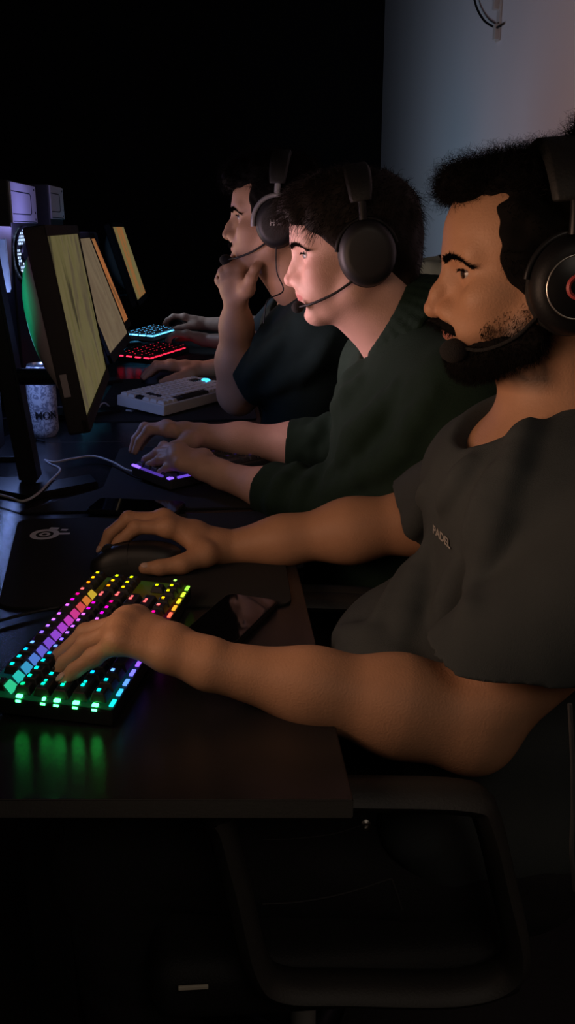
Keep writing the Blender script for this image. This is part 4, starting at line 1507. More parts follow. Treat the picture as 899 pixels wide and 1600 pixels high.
pad([(-0.32, 2.28), (0.095, 2.28), (0.095, 2.95), (-0.32, 2.95)], pad_cloth, 'black mouse pad under the white keyboard', 0.02, 'black mouse pads')
pad([(-0.36, 3.40), (0.095, 3.40), (0.095, 4.40), (-0.36, 4.40)], pad_cloth, 'black mouse pad under the blue-lit and red-lit keyboards', 0.02, 'black mouse pads')

# ------------------------------------------------------------------ monitors
bezel_m = mat('dark_bezel', (0.006, 0.006, 0.008), 0.6, bump=0.1, bscale=500, spec=0.2)
shell_m = mat('grey_monitor_back', (0.30, 0.30, 0.31), 0.5)


def screen_mat(name, cols, estr, seed, stretch=(1.6, 5)):
    """a game map glowing on the screen: streaky terrain"""
    m = bpy.data.materials.new(name); m.use_nodes = True
    nt = m.node_tree
    b = nt.nodes['Principled BSDF']
    b.inputs['Base Color'].default_value = (0.01, 0.01, 0.01, 1)
    b.inputs['Roughness'].default_value = 0.4
    b.inputs['Specular IOR Level'].default_value = 0.2
    tc = nt.nodes.new('ShaderNodeTexCoord')
    mp = nt.nodes.new('ShaderNodeMapping')
    mp.inputs['Location'].default_value = (seed, seed * 1.7, seed * 0.3)
    mp.inputs['Scale'].default_value = (1, stretch[1], stretch[0])
    mp.inputs['Rotation'].default_value = (0.5, 0, 0)
    nt.links.new(tc.outputs['Object'], mp.inputs['Vector'])
    n = nt.nodes.new('ShaderNodeTexNoise')
    n.inputs['Scale'].default_value = 1.6; n.inputs['Detail'].default_value = 7; n.inputs['Distortion'].default_value = 1.6
    nt.links.new(mp.outputs['Vector'], n.inputs['Vector'])
    r = nt.nodes.new('ShaderNodeValToRGB')
    el = r.color_ramp.elements
    while len(el) < len(cols): el.new(0.5)
    for i, c in enumerate(cols):
        el[i].position = 0.30 + 0.42 * i / (len(cols) - 1)
        el[i].color = (*c, 1)
    nt.links.new(n.outputs['Fac'], r.inputs['Fac'])
    nt.links.new(r.outputs['Color'], b.inputs['Emission Color'])
    b.inputs['Emission Strength'].default_value = estr
    MATS[name] = m
    return m


def monitor(pos, tilt, w, h, scr, label, yaw=0.0, bulge=0.05, stand=True, lamp=None, shell=None, pole_top=None, face=1):
    root = thing('monitor', (pos[0] - 0.12 * face, pos[1], DZ), label, 'monitor', 'gaming monitors in a row')
    M = Matrix.Translation(Vector([float(v) for v in pos])) @ Matrix.Rotation(math.radians(yaw) + (0 if face > 0 else math.pi), 4, 'Z') @ Matrix.Rotation(-math.radians(tilt), 4, 'Y')
    bm = bmesh.new()
    # frame: four rails round the glass, closed at the back
    box(bm, (-0.0165, 0, h / 2), (0.029, w, h), 0.004, M)
    for y in (-w / 2 + 0.004, w / 2 - 0.004): box(bm, (-0.004, y, h / 2), (0.010, 0.008, h), 0.0015, M)
    box(bm, (-0.004, 0, h - 0.008), (0.010, w, 0.016), 0.0015, M)
    box(bm, (-0.004, 0, 0.011), (0.011, w, 0.022), 0.0015, M)
    bz = obj('bezel', bm, bezel_m, root)
    if label.startswith('large monitor'):
        bm = bmesh.new()
        box(bm, (-0.020, -w / 2 - 0.0003, 0.075), (0.010, 0.0008, 0.034), 0.0002, M)
        obj('side_label', bm, mat('grey_sticker', (0.16, 0.15, 0.17), 0.6), bz)
    bm = bmesh.new()
    t = bmesh.new()
    q = [t.verts.new(v) for v in ((0, -w / 2 + 0.008, 0.022), (0, w / 2 - 0.008, 0.022), (0, w / 2 - 0.008, h - 0.016), (0, -w / 2 + 0.008, h - 0.016))]
    t.faces.new(q)
    bmesh.ops.translate(t, verts=t.verts[:], vec=(-0.0015, 0, 0))
    merge(bm, t, M)
    obj('screen', bm, scr, root)
    # bulging back cover
    bm = bmesh.new(); t = bmesh.new()
    nu, nv = 24, 16
    g = [[None] * (nv + 1) for _ in range(nu + 1)]
    for i in range(nu + 1):
        for j in range(nv + 1):
            u, v = i / nu * 2 - 1, j / nv * 2 - 1
            v2 = (v - 0.12) / 0.72
            d = (1 - min(1, abs(u)) ** 2.5) * max(0, 1 - abs(v2) ** 2.5)
            g[i][j] = t.verts.new((-0.030 - bulge * max(d, 0) ** 0.6, u * (w / 2 - 0.012), h / 2 + v * (h / 2 - 0.010)))
    for i in range(nu):
        for j in range(nv):
            t.faces.new((g[i][j], g[i][j + 1], g[i + 1][j + 1], g[i + 1][j]))
    merge(bm, t, M)
    obj('back_cover', bm, shell or bezel_m, root, 60)
    if stand:
        f = face
        px = pos[0] - f * (0.142); py = pos[1] + 0.045
        zt = pole_top or (pos[2] + h * 0.85)
        bm = bmesh.new()
        a, b = Vector((px, py, DZ + 0.012)), Vector((px - f * 0.048, py, zt))
        t = bmesh.new(); bmesh.ops.create_cube(t, size=1)
        for v in t.verts:
            c = a.lerp(b, v.co.z + 0.5)
            v.co = Vector((c.x + v.co.x * 0.034, c.y + v.co.y * 0.052, c.z))
        bmesh.ops.bevel(t, geom=t.edges[:], offset=0.005, segments=2, affect='EDGES')
        merge(bm, t, Matrix.Identity(4))
        obj('stand_pole', bm, mat('black_stand', (0.008, 0.008, 0.009), 0.45), root)
        bm = bmesh.new()
        pts = [(px + f * 0.010, py - 0.105), (px + f * 0.125, py - 0.022), (px + f * 0.105, py + 0.035), (px + f * 0.015, py - 0.020), (px - f * 0.010, py + 0.030),
               (px - f * 0.050, py + 0.025), (px - f * 0.125, py + 0.050), (px - f * 0.140, py - 0.005)]
        prism(bm, pts, 0.012, Matrix.Translation((0, 0, DZ)), 0, 0.002)
        obj('stand_base', bm, mat('black_stand_base', (0.012, 0.012, 0.013), 0.35), root)
        bm = bmesh.new()
        c1 = M @ Vector((-0.016, 0.02, h * 0.14)); c0 = a.lerp(b, (c1.z - a.z) / (b.z - a.z))
        tube(bm, [c0, c1], 0.015, 12)
        obj('tilt_hinge', bm, MATS['black_stand'], root, 50)
    if lamp:
        L = bpy.data.lights.new('screen_glow', 'AREA'); L.shape = 'RECTANGLE'
        L.size, L.size_y = h - 0.05, w - 0.04
        L.energy = lamp[1]; L.color = lamp[0]; L.spread = math.radians(lamp[2] if len(lamp) > 2 else 106)
        lo = bpy.data.objects.new('screen_glow', L); COL.objects.link(lo)
        # area lamps shine along -z: turn -z to the panel's +x, and local x along the panel height
        R = Matrix(((0, 0, -1), (0, -1, 0), (-1, 0, 0))).to_4x4()
        lo.matrix_world = M @ Matrix.Translation((0.004, 0, h / 2)) @ R
    return root


olive = [(0.10, 0.085, 0.045), (0.30, 0.26, 0.10), (0.36, 0.30, 0.13), (0.22, 0.17, 0.10), (0.42, 0.36, 0.15)]
brown = [(0.20, 0.14, 0.09), (0.38, 0.28, 0.17), (0.30, 0.21, 0.13), (0.42, 0.32, 0.18)]
orange = [(0.20, 0.10, 0.04), (0.62, 0.20, 0.06), (0.48, 0.19, 0.07), (0.26, 0.20, 0.08)]
mixed = [(0.34, 0.27, 0.12), (0.30, 0.26, 0.10), (0.60, 0.22, 0.07), (0.24, 0.24, 0.08)]
WARM, PINK, TAN, ORG, COOL = (1.0, 0.61, 0.41), (1.0, 0.66, 0.73), (1.0, 0.70, 0.52), (0.95, 0.60, 0.62), (0.50, 0.72, 1.0)
monitor((-0.345, 0.80, 0.905), 7, 0.54, 0.305, screen_mat('screen_map_tan', brown, 0.6, 5.0), 'monitor of the bearded player, nearest of the row', lamp=(WARM, 1.15, 128), yaw=14)
monitor((-0.208, 1.65, 0.905), 8.5, 0.53, 0.302, screen_mat('screen_map_olive', olive, 0.30, 1.0), 'large monitor with olive game map and green-lit back', bulge=0.050, lamp=(PINK, 1.45, 94), shell=shell_m, pole_top=1.20, yaw=3.0)
monitor((-0.235, 2.36, 0.905), 19, 0.46, 0.300, screen_mat('screen_map_brown', brown, 0.36, 2.0), 'leaning monitor with brown map, just behind the large olive one', lamp=(TAN, 0.52, 100))
monitor((-0.275, 2.86, 0.90), 20, 0.40, 0.300, screen_mat('screen_map_orange', orange, 0.55, 3.0), 'leaning monitor with orange map between the brown map and the far screen', lamp=(ORG, 0.9, 150))
monitor((-0.290, 3.84, 0.915), 16.5, 0.46, 0.315, screen_mat('screen_map_far', mixed, 0.42, 4.0), 'farthest monitor, dark blue side edge and orange-olive map', lamp=(COOL, 1.9, 150), shell=shell_m)
bm = bmesh.new()

# ------------------------------------------------------------------ a white monitor facing away, far left
root = thing('opposite_monitor', (-0.47, 1.80, DZ), 'white-backed monitor facing away at the left edge, lit blue', 'monitor')
bm = bmesh.new()
prism(bm, [tuple(onx(x, y, -0.434)[1:]) for x, y in ((-60, 350), (18, 354), (18, 458), (9, 374), (-60, 378))], 0.018, Matrix(((0, 0, 1, -0.452), (1, 0, 0, 0), (0, 1, 0, 0), (0, 0, 0, 1))), 0, 0.002)
obj('back_cover', bm, mat('white_plastic', (0.60, 0.60, 0.62), 0.4), root)
bm = bmesh.new()
yq = onx(15, 360, -0.456)[1]
box(bm, (-0.464, yq - 0.22, 1.045), (0.016, 0.44, 0.28), 0.004)
obj('panel', bm, bezel_m, root)
bm = bmesh.new()
box(bm, (-0.478, yq - 0.22, 0.90), (0.03, 0.05, 0.30), 0.004)
obj('stand_pole', bm, MATS['black_stand'], root)
bm = bmesh.new()
box(bm, (-0.49, yq - 0.22, DZ + 0.006), (0.16, 0.20, 0.012), 0.003)
obj('stand_base', bm, MATS['black_stand_base'], root)

# ------------------------------------------------------------------ computers standing behind the monitors
case_w = mat('white_case_panel', (0.52, 0.52, 0.56), 0.45)
case_b = mat('black_case', (0.008, 0.008, 0.009), 0.5)
groove_m = mat('panel_groove', (0.02, 0.02, 0.03), 0.6)
fan_led = mat('fan_led', (0.02, 0.02, 0.02), 0.4, emit=(0.45, 0.62, 1.0), estr=2.0)


def computer(y0, y1, zt, label, fan=True):
    X = -0.50
    root = thing('computer_case', (X - 0.105, (y0 + y1) / 2, DZ), label, 'computer', 'white-topped computers behind the monitors')
    bm = bmesh.new()
    box(bm, (X - 0.107, (y0 + y1) / 2, (DZ + zt) / 2), (0.206, y1 - y0, zt - DZ), 0.004)
    obj('case_body', bm, case_b, root)
    bm = bmesh.new()
    ph = 0.098
    box(bm, (X - 0.002, (y0 + y1) / 2, zt - ph / 2 - 0.004), (0.006, y1 - y0 - 0.006, ph), 0.0015)
    pn = obj('side_panel', bm, case_w, root)
    bm = bmesh.new()
    ya, yb = y0 + 0.01, y1 - 0.085
    za, zb = zt - 0.026, zt - 0.080
    pts = [(ya, za)] + [(yb - 0.02 + 0.02 * math.sin(a), za - 0.008 + 0.008 * math.cos(a)) for a in np.linspace(0, math.pi / 2, 6)]
    pts += [(yb - 0.02 + 0.02 * math.cos(a), zb + 0.008 - 0.008 * math.sin(a)) for a in np.linspace(0, math.pi / 2, 6)] + [(ya, zb)]
    tube(bm, [(X + 0.0012, y, z) for y, z in pts], 0.0016, 6)
    tube(bm, [(X + 0.0012, y0 + 0.01, zt - 0.098), (X + 0.0012, y1 - 0.02, zt - 0.099)], 0.0014, 6)
    obj('groove', bm, groove_m, pn)
    for z in (zt - 0.014, zt - 0.074, zt - 0.092):
        bm = bmesh.new()
        lathe(bm, [(0, 0.002), (0.003, 0.0015), (0.0035, 0)], M4(np.array([[0, 0, 1], [1, 0, 0], [0, 1, 0]]), (X + 0.001, y1 - 0.03, z)), 12)
        obj('screw', bm, groove_m, pn)
    if fan:
        cy, cz = y0 + 0.125, zt - 0.178
        ky = 2.1
        bm = bmesh.new()
        tube(bm, [(X + 0.004, cy + ky * 0.066 * math.cos(a), cz + 0.066 * math.sin(a)) for a in np.linspace(0, 6.283, 40, endpoint=False)], 0.004, 6, closed=True)
        fr = obj('vent_ring', bm, case_b, root, 60)
        bm = bmesh.new()
        lathe(bm, [(0, 0.004), (0.024, 0.004), (0.026, 0.0)], M4(np.array([[0, 0, 1], [1, 0, 0], [0, 1, 0]]), (X + 0.001, cy, cz)), 24, sx=ky)
        obj('vent_hub', bm, case_b, root, 40)
        # glowing honeycomb holes
        bm = bmesh.new()
        t = bmesh.new()
        p = 0.0098
        for i in range(-8, 9):
            for j in range(-8, 9):
                yy, zz = p * (i + 0.5 * (j % 2)), p * 0.87 * j
                rr = math.hypot(yy, zz)
                an = (math.degrees(math.atan2(zz, yy)) + 360) % 360
                if 0.028 < rr < 0.062 and not (an % 72 < 13):
                    vs = [t.verts.new((X + 0.0005, cy + ky * (yy + 0.0036 * math.cos(a)), cz + zz + 0.0036 * math.sin(a))) for a in np.radians(np.arange(6) * 60 + 30)]
                    t.faces.new(vs)
        merge(bm, t, Matrix.Identity(4))
        obj('vent_glow', bm, fan_led, root)
    for z in (DZ + 0.20,):
        bm = bmesh.new()
        box(bm, (X, y1 - 0.10, z + 0.11), (0.004, 0.10, 0.007), 0.001)
        obj('trim_strip', bm, mat('grey_trim', (0.20, 0.20, 0.21), 0.4), root)
    return root


computer(onx(16, 300, -0.5)[1], onx(55, 300, -0.5)[1], onx(35, 285, -0.5)[2], 'white-topped computer with glowing oval vent, left of the large monitor')
computer(onx(78, 300, -0.5)[1], onx(98, 300, -0.5)[1], onx(88, 290, -0.5)[2], 'second white-topped computer, behind the top of the large monitor', fan=False)

# ------------------------------------------------------------------ drink can
cb = onz(70, 681, DZ)
root = thing('drink_can', (cb[0], cb[1], DZ), 'tall white drink can with dark lettering behind the monitor stand', 'can')
bm = bmesh.new()
MC = Matrix.Translation((cb[0], cb[1], DZ + 0.0005))
lathe(bm, [(0, 0.004), (0.022, 0.003), (0.0255, 0.0), (0.0285, 0.004), (0.0325, 0.012), (0.033, 0.02), (0.033, 0.146), (0.0315, 0.154), (0.0275, 0.162)], MC, 40)
can_m = bpy.data.materials.new('white_can'); can_m.use_nodes = True
nt = can_m.node_tree; bs = nt.nodes['Principled BSDF']
bs.inputs['Roughness'].default_value = 0.35; bs.inputs['Metallic'].default_value = 0.25
tc = nt.nodes.new('ShaderNodeTexCoord'); vo = nt.nodes.new('ShaderNodeTexNoise'); vo.inputs['Scale'].default_value = 75; vo.inputs['Detail'].default_value = 4; vo.inputs['Distortion'].default_value = 2.0
rp = nt.nodes.new('ShaderNodeValToRGB'); rp.color_ramp.elements[0].position = 0.44; rp.color_ramp.elements[0].color = (0.30, 0.30, 0.36, 1); rp.color_ramp.elements[1].position = 0.52; rp.color_ramp.elements[1].color = (0.75, 0.74, 0.78, 1)
nt.links.new(tc.outputs['Object'], vo.inputs['Vector']); nt.links.new(vo.outputs['Fac'], rp.inputs['Fac']); nt.links.new(rp.outputs['Color'], bs.inputs['Base Color'])
obj('can_body', bm, can_m, root, 50)
alu = mat('can_metal', (0.70, 0.70, 0.72), 0.25, 0.9)
bm = bmesh.new()
lathe(bm, [(0.0275, 0.162), (0.0285, 0.1645), (0.0270, 0.1655), (0.0255, 0.161), (0.0, 0.160)], MC, 40)
lid = obj('lid', bm, alu, root, 50)
bm = bmesh.new()
ring2d(bm, 0.011, 0.006, 1.0, 0.75, M=MC @ Matrix.Translation((0.004, -0.004, 0.1615)), h=0.001)
box(bm, (-0.007, -0.004, 0.1625), (0.012, 0.010, 0.001), 0.0004, MC)
obj('pull_tab', bm, alu, lid)
me = text_mesh('MON', 0.022, 0.0, 0.0010)
co = np.zeros(len(me.vertices) * 3, np.float32); me.vertices.foreach_get('co', co); co = co.reshape(-1, 3)
th = co[:, 0] / 0.0334 - math.pi / 2 + 0.42
co2 = np.stack([cb[0] + 0.0334 * np.cos(th), cb[1] + 0.0334 * np.sin(th), DZ + 0.052 + co[:, 1]], 1)
me.vertices.foreach_set('co', co2.ravel()); me.update(); me.name = 'lettering'
link('lettering', me, mat('black_ink', (0.01, 0.01, 0.012), 0.5), root)
# ------------------------------------------------------------------ keyboards
LED = {}


def led_mat(rgb, s, name=None):
    key = (tuple(round(c, 2) for c in rgb), s)
    if key not in LED:
        LED[key] = mat('led_%d' % len(LED), (0.01, 0.01, 0.01), 0.5, emit=rgb, estr=s)
    return LED[key]


def rainbow(t):
    """colours along the near keyboard: green, cyan, blue, violet, magenta, red, orange, yellow, green"""
    st = [(0.0, (0.02, 1.0, 0.18)), (0.12, (0.0, 0.85, 0.75)), (0.22, (0.05, 0.35, 1.0)), (0.36, (0.22, 0.10, 1.0)), (0.50, (0.50, 0.06, 1.0)), (0.62, (0.90, 0.04, 0.70)),
          (0.72, (1.0, 0.03, 0.12)), (0.80, (1.0, 0.20, 0.02)), (0.88, (0.95, 0.62, 0.02)), (1.0, (0.35, 0.95, 0.05)), (1.2, (0.05, 1.0, 0.10))]
    for (a, ca), (b, cb_) in zip(st, st[1:]):
        if t <= b:
            k = max(0, (t - a) / (b - a))
            return tuple(x + (y - x) * k for x, y in zip(ca, cb_))
    return st[-1][1]


U = 0.01905
# rows from the user's edge: (key width, gap before) in key units, from the left end of the board
ROWS = [
    [1.25, 1.25, 1.25, 6.25, 1.25, 1.25, 1.25, 1.25, -0.25, 1, 1, 1],
    [2.25] + [1] * 10 + [2.75, -1.25, 1],
    [1.75] + [1] * 11 + [2.25],
    [1.5] + [1] * 12 + [1.5, -0.25, 1, 1, 1],
    [1] * 13 + [2, -0.25, 1, 1, 1],
    [1, -1, 1, 1, 1, 1, -0.5, 1, 1, 1, 1, -0.5, 1, 1, 1, 1, -0.25, 1, 1, 1],
]


def key_cells():
    for r, row in enumerate(ROWS):
        x = 0.0
        for w in row:
            if w < 0:
                x += -w
                continue
            yield r, x, w
            x += w


def keycap_bm(w, M=Matrix.Identity(4), bm=None, h=0.0085, d=U - 0.0012):
    bm = bm or bmesh.new()
    t = bmesh.new(); bmesh.ops.create_cube(t, size=1)
    ww = w * U - 0.0012
    for v in t.verts:
        top = v.co.z > 0
        ix, iy = (0.0030, 0.0032) if top else (0, 0)
        v.co = Vector((math.copysign(ww / 2 - ix, v.co.x), math.copysign(d / 2 - iy, v.co.y) + (0.0008 if top else 0), (h if top else 0)))
    bmesh.ops.bevel(t, geom=t.edges[:], offset=0.0010, segments=1, affect='EDGES')
    merge(bm, t, M)
    return bm


# the near keyboard ---------------------------------------------------------
near_c = onz(175, 1112, DZ + 0.018)
far_c = onz(290, 932, DZ + 0.018)
ldir = nrm((far_c - near_c) * [1, 1, 0])
tdir = np.array([-ldir[1], ldir[0], 0.0])          # towards the back of the board
RK = np.stack([ldir, tdir, [0, 0, 1]], 1)
KL, KW = 18.25 * U + 0.010, 6.35 * U + 0.014
KM = M4(RK, (near_c[0], near_c[1], DZ + 0.0005)) @ Matrix.Rotation(math.radians(3.0), 4, 'X') @ Matrix.Scale(0.90, 4, (1, 0, 0))
kb = thing('gaming_keyboard', (near_c[0], near_c[1], DZ), 'black gaming keyboard with rainbow key lights, under the near left hand', 'keyboard', 'mechanical keyboards')
key_black = mat('key_black', (0.012, 0.012, 0.013), 0.45)
bm = bmesh.new()
box(bm, (KL / 2, KW / 2, 0.010), (KL, KW, 0.018), 0.003, KM)
obj('case', bm, mat('keyboard_case', (0.010, 0.010, 0.011), 0.4), kb)
# back plate between the keys; its emission imitates key light reflected off it
tn = 46
for i in range(23):
    a, b = i / 23, (i + 1) / 23
    bm = bmesh.new()
    box(bm, ((a + b) / 2 * KL, KW / 2, 0.0194), (KL / 23, KW - 0.004, 0.0012), 0, KM)
    obj('glow_plate', bm, led_mat(rainbow((a + b) / 2), 0.03), kb)
# slanted emissive strips imitating LED light on the function keys' sides
for i in range(13):
    x0, x1 = 0.005 + (0.1 + i * 1.16) * U, 0.005 + (0.1 + i * 1.16 + 0.95) * U
    bm = bmesh.new()
    t = bmesh.new()
    y0 = 0.007 + 5.06 * U; y1 = y0 + 0.0075
    vs = [t.verts.new(v) for v in ((x0, y0, 0.0205), (x1, y0, 0.0205), (x1 - 0.003, y1, 0.0285), (x0 + 0.001, y1, 0.0285))]
    f = t.faces.new(vs)
    r = bmesh.ops.extrude_face_region(t, geom=[f])
    bmesh.ops.translate(t, verts=[v for v in r['geom'] if isinstance(v, bmesh.types.BMVert)], vec=(0, 0.0012, -0.0008))
    bmesh.ops.recalc_face_normals(t, faces=t.faces[:])
    merge(bm, t, KM)
    c = rainbow(min(1, (x0 + x1) / 2 / KL * 1.12))
    obj('key_side_glow', bm, led_mat(tuple(min(1, 0.03 + 0.97 * v) for v in c), 0.60), kb)
# bright lamps along the near end
for i, y in enumerate((0.6, 1.6, 2.6, 3.3, 4.6)):
    bm = bmesh.new()
    box(bm, (0.0035, 0.007 + y * U, 0.0205), (0.005, 0.0060 if i != 3 else 0.003, 0.003), 0.001, KM)
    box(bm, (-0.0004, 0.007 + y * U, 0.0170), (0.001, 0.0050, 0.0022), 0.0003, KM)
    obj('end_light', bm, led_mat((0.03, 1.0, 0.14), 16.0), kb)
for i in range(15):
    u = (i + 0.5) / 15
    bm = bmesh.new()
    box(bm, (u * KL, 0.0035, 0.0205), (KL / 15 * 0.6, 0.004, 0.002), 0.0005, KM)
    obj('edge_light', bm, led_mat(rainbow(0.10 + 0.95 * u), 1.6), kb)
caps = {}
for r, x, w in key_cells():
    cx, cy = 0.005 + (x + w / 2) * U, 0.007 + (r + 0.5 + (0.35 if r == 5 else 0)) * U
    t = min(1.1, cx / KL + 0.035 * (2.5 - r) * 0.6)
    if w not in caps:
        b2 = keycap_bm(w)
        me = bpy.data.meshes.new('keycap'); b2.to_mesh(me); b2.free(); me.materials.append(key_black)
        b3 = bmesh.new()
        n = 1 if w < 2 else 2
        box(b3, (-0.0006, 0.0022, 0.0088), (0.0052, 0.0034, 0.0007), 0.0004)
        if w >= 1.5: box(b3, (0.007, 0.0022, 0.0088), (0.004, 0.0028, 0.0007), 0.0004)
        m2 = bpy.data.meshes.new('legend'); b3.to_mesh(m2); b3.free()
        caps[w] = (me, m2)
    o = bpy.data.objects.new('keycap', caps[w][0]); COL.objects.link(o)
    o.parent = kb; o.matrix_parent_inverse = wm(kb).inverted()
    o.matrix_basis = KM @ Matrix.Translation((cx, cy, 0.0208 + (0.0015 if r in (0, 5) else 0)))
    lg = bpy.data.objects.new('legend', caps[w][1].copy()); COL.objects.link(lg)
    lg.data.materials.append(led_mat(tuple(round(v, 1) for v in rainbow(round(t * 20) / 20)), 2.6))
    lg.parent = o


# simpler boards further along the row -----------------------------------------
def board(near, ld, L, W, case, keys, label, led=None, leds=2.0, end_led=None, z=0.022, cols=15, rows=5, tilt=3.0, accents=None, group='mechanical keyboards'):
    ld = nrm([ld[0], ld[1], 0]); td = np.array([-ld[1], ld[0], 0])
    M = M4(np.stack([ld, td, [0, 0, 1]], 1), (near[0], near[1], DZ + 0.0035)) @ Matrix.Rotation(math.radians(tilt), 4, 'X')
    root = thing('gaming_keyboard', (near[0], near[1], DZ + 0.003), label, 'keyboard', group)
    bm = bmesh.new()
    box(bm, (L / 2, W / 2, z / 2 + 0.0015), (L, W, z - 0.003), 0.003, M)
    obj('case', bm, case, root)
    if tilt > 3.5:
        bm = bmesh.new()
        for x in (0.03, L - 0.03): box(bm, (x, W - 0.022, -0.001), (0.02, 0.02, 0.010), 0.002, M @ Matrix.Rotation(-math.radians(tilt), 4, 'X'))
        obj('rear_feet', bm, case, root)
    bm = bmesh.new()
    bl = bmesh.new()
    pw, ph = (L - 0.010) / cols, (W - 0.010) / rows
    sp = []
    for r in range(rows):
        c = 0
        while c < cols:
            w = 1
            if r == 0 and c == 4: w = 5
            elif c == 0 and r in (1, 2): w = 2
            elif c == cols - 2 and r in (1, 2, 3): w = 2
            cx, cy = 0.005 + (c + w / 2) * pw, 0.005 + (r + 0.5) * ph
            key = (r, c)
            t = bmesh.new(); bmesh.ops.create_cube(t, size=1)
            for v in t.verts:
                top = v.co.z > 0
                v.co = Vector((math.copysign(w * pw / 2 - 0.0007 - (0.0026 if top else 0), v.co.x), math.copysign(ph / 2 - 0.0007 - (0.0026 if top else 0), v.co.y), 0.008 if top else 0))
            bmesh.ops.bevel(t, geom=t.edges[:], offset=0.0008, segments=1, affect='EDGES')
            merge(bm, t, M @ Matrix.Translation((cx, cy, z)), 1 if accents and key in accents else 0)
            if led and (r * 7 + c * 5) % 3 != 0:
                box(bl, (cx, cy + 0.002, z + 0.0084), (0.0050, 0.0032, 0.0007), 0.0003, M)
            c += w
    obj('keycaps', bm, [keys, key_black], root)
    if led: obj('legends', bl, led_mat(led, leds), root)
    else: bl.free()
    if end_led:
        for (x0, x1, yy0, yy1, s) in end_led:
            bm = bmesh.new()
            box(bm, ((x0 + x1) / 2 * L, (yy0 + yy1) / 2 * W, z + 0.001), (max((x1 - x0) * L, 0.004), max((yy1 - yy0) * W, 0.004), 0.004), 0.001, M)
            obj('edge_light', bm, led_mat(led if s < 100 else (0.1, 0.75, 1.0), s % 100), root)
    return root, M


VIO = (0.22, 0.10, 1.0)
kn = onz(266, 763, DZ + 0.01); kr = onz(434, 724, DZ + 0.01)
board(kn, kr - kn, 0.300, 0.120, mat('dark_grey_case', (0.05, 0.05, 0.055), 0.4), mat('key_grey', (0.055, 0.05, 0.065), 0.5),
      'small dark keyboard with violet lights, under the pale hands', VIO, 0.05,
      [(0.0, 0.016, 0.80, 1.0, 2.0), (0.02, 0.05, 0.88, 0.96, 1.2), (0.0, 0.012, 0.2, 0.75, 0.35), (0.0, 0.035, 0.02, 0.09, 1.8), (0.2, 0.24, 0.55, 0.6, 2.2), (0.93, 0.96, 0.9, 0.96, 4.0), (0.95, 0.97, 0.4, 0.5, 1.5), (0.06, 0.2, 0.0, 0.03, 0.7), (0.88, 0.99, 0.0, 0.04, 0.5)], tilt=2.5)
wn = onz(256, 652, DZ + 0.004); wr_ = onz(336, 630, DZ + 0.004)
wk, WM_ = board(wn, wr_ - wn, 0.330, 0.152, mat('white_case', (0.80, 0.80, 0.80), 0.45), mat('key_white', (0.82, 0.82, 0.82), 0.5),
      'white keyboard with black accent keys and one cyan light, before the chin-resting person', None, 0, None, z=0.030, cols=16, rows=6, tilt=5.5,
      accents={(0, 4), (0, 5), (0, 6), (0, 7), (0, 8), (0, 9), (0, 3), (3, 0), (2, 1), (3, 2), (2, 2), (4, 13), (4, 14)})
bm = bmesh.new()
lathe(bm, [(0, 0.012), (0.010, 0.012), (0.012, 0.010), (0.012, 0.0)], WM_ @ Matrix.Translation((0.300, 0.085, 0.030)), 20)
obj('volume_dial', bm, led_mat((0.05, 0.55, 1.0), 2.2), wk, label='glowing cyan dial')
RED, BLU = (1.0, 0.02, 0.06), (0.10, 0.55, 1.0)
rn = onz(235, 568, DZ + 0.01)
board(rn, (0.36, 0.93), 0.350, 0.138, mat('keyboard_case', (0.01, 0.01, 0.011), 0.4), key_black, 'black keyboard with red lights, beyond the white one', RED, 0.9,
      [(0.0, 0.016, 0.04 + 0.24 * i, 0.19 + 0.24 * i, 3.0) for i in range(4)] + [(0.02 + 0.1 * i, 0.09 + 0.1 * i, 0.0, 0.035, 1.8) for i in range(9)])
un = onz(240, 532, DZ + 0.01)
board(un, (0.30, 0.95), 0.340, 0.140, mat('blue_lit_case', (0.25, 0.30, 0.36), 0.4), mat('key_pale', (0.35, 0.38, 0.42), 0.4), 'pale keyboard with icy blue lights, farthest of the row', BLU, 2.0,
      [(0.0, 0.016, 0.03 + 0.24 * i, 0.22 + 0.24 * i, 5.0) for i in range(4)] + [(0.02 + 0.1 * i, 0.10 + 0.1 * i, 0.0, 0.04, 3.0) for i in range(9)] + [(0.0, 1.0, 0.97, 1.0, 2.0)])


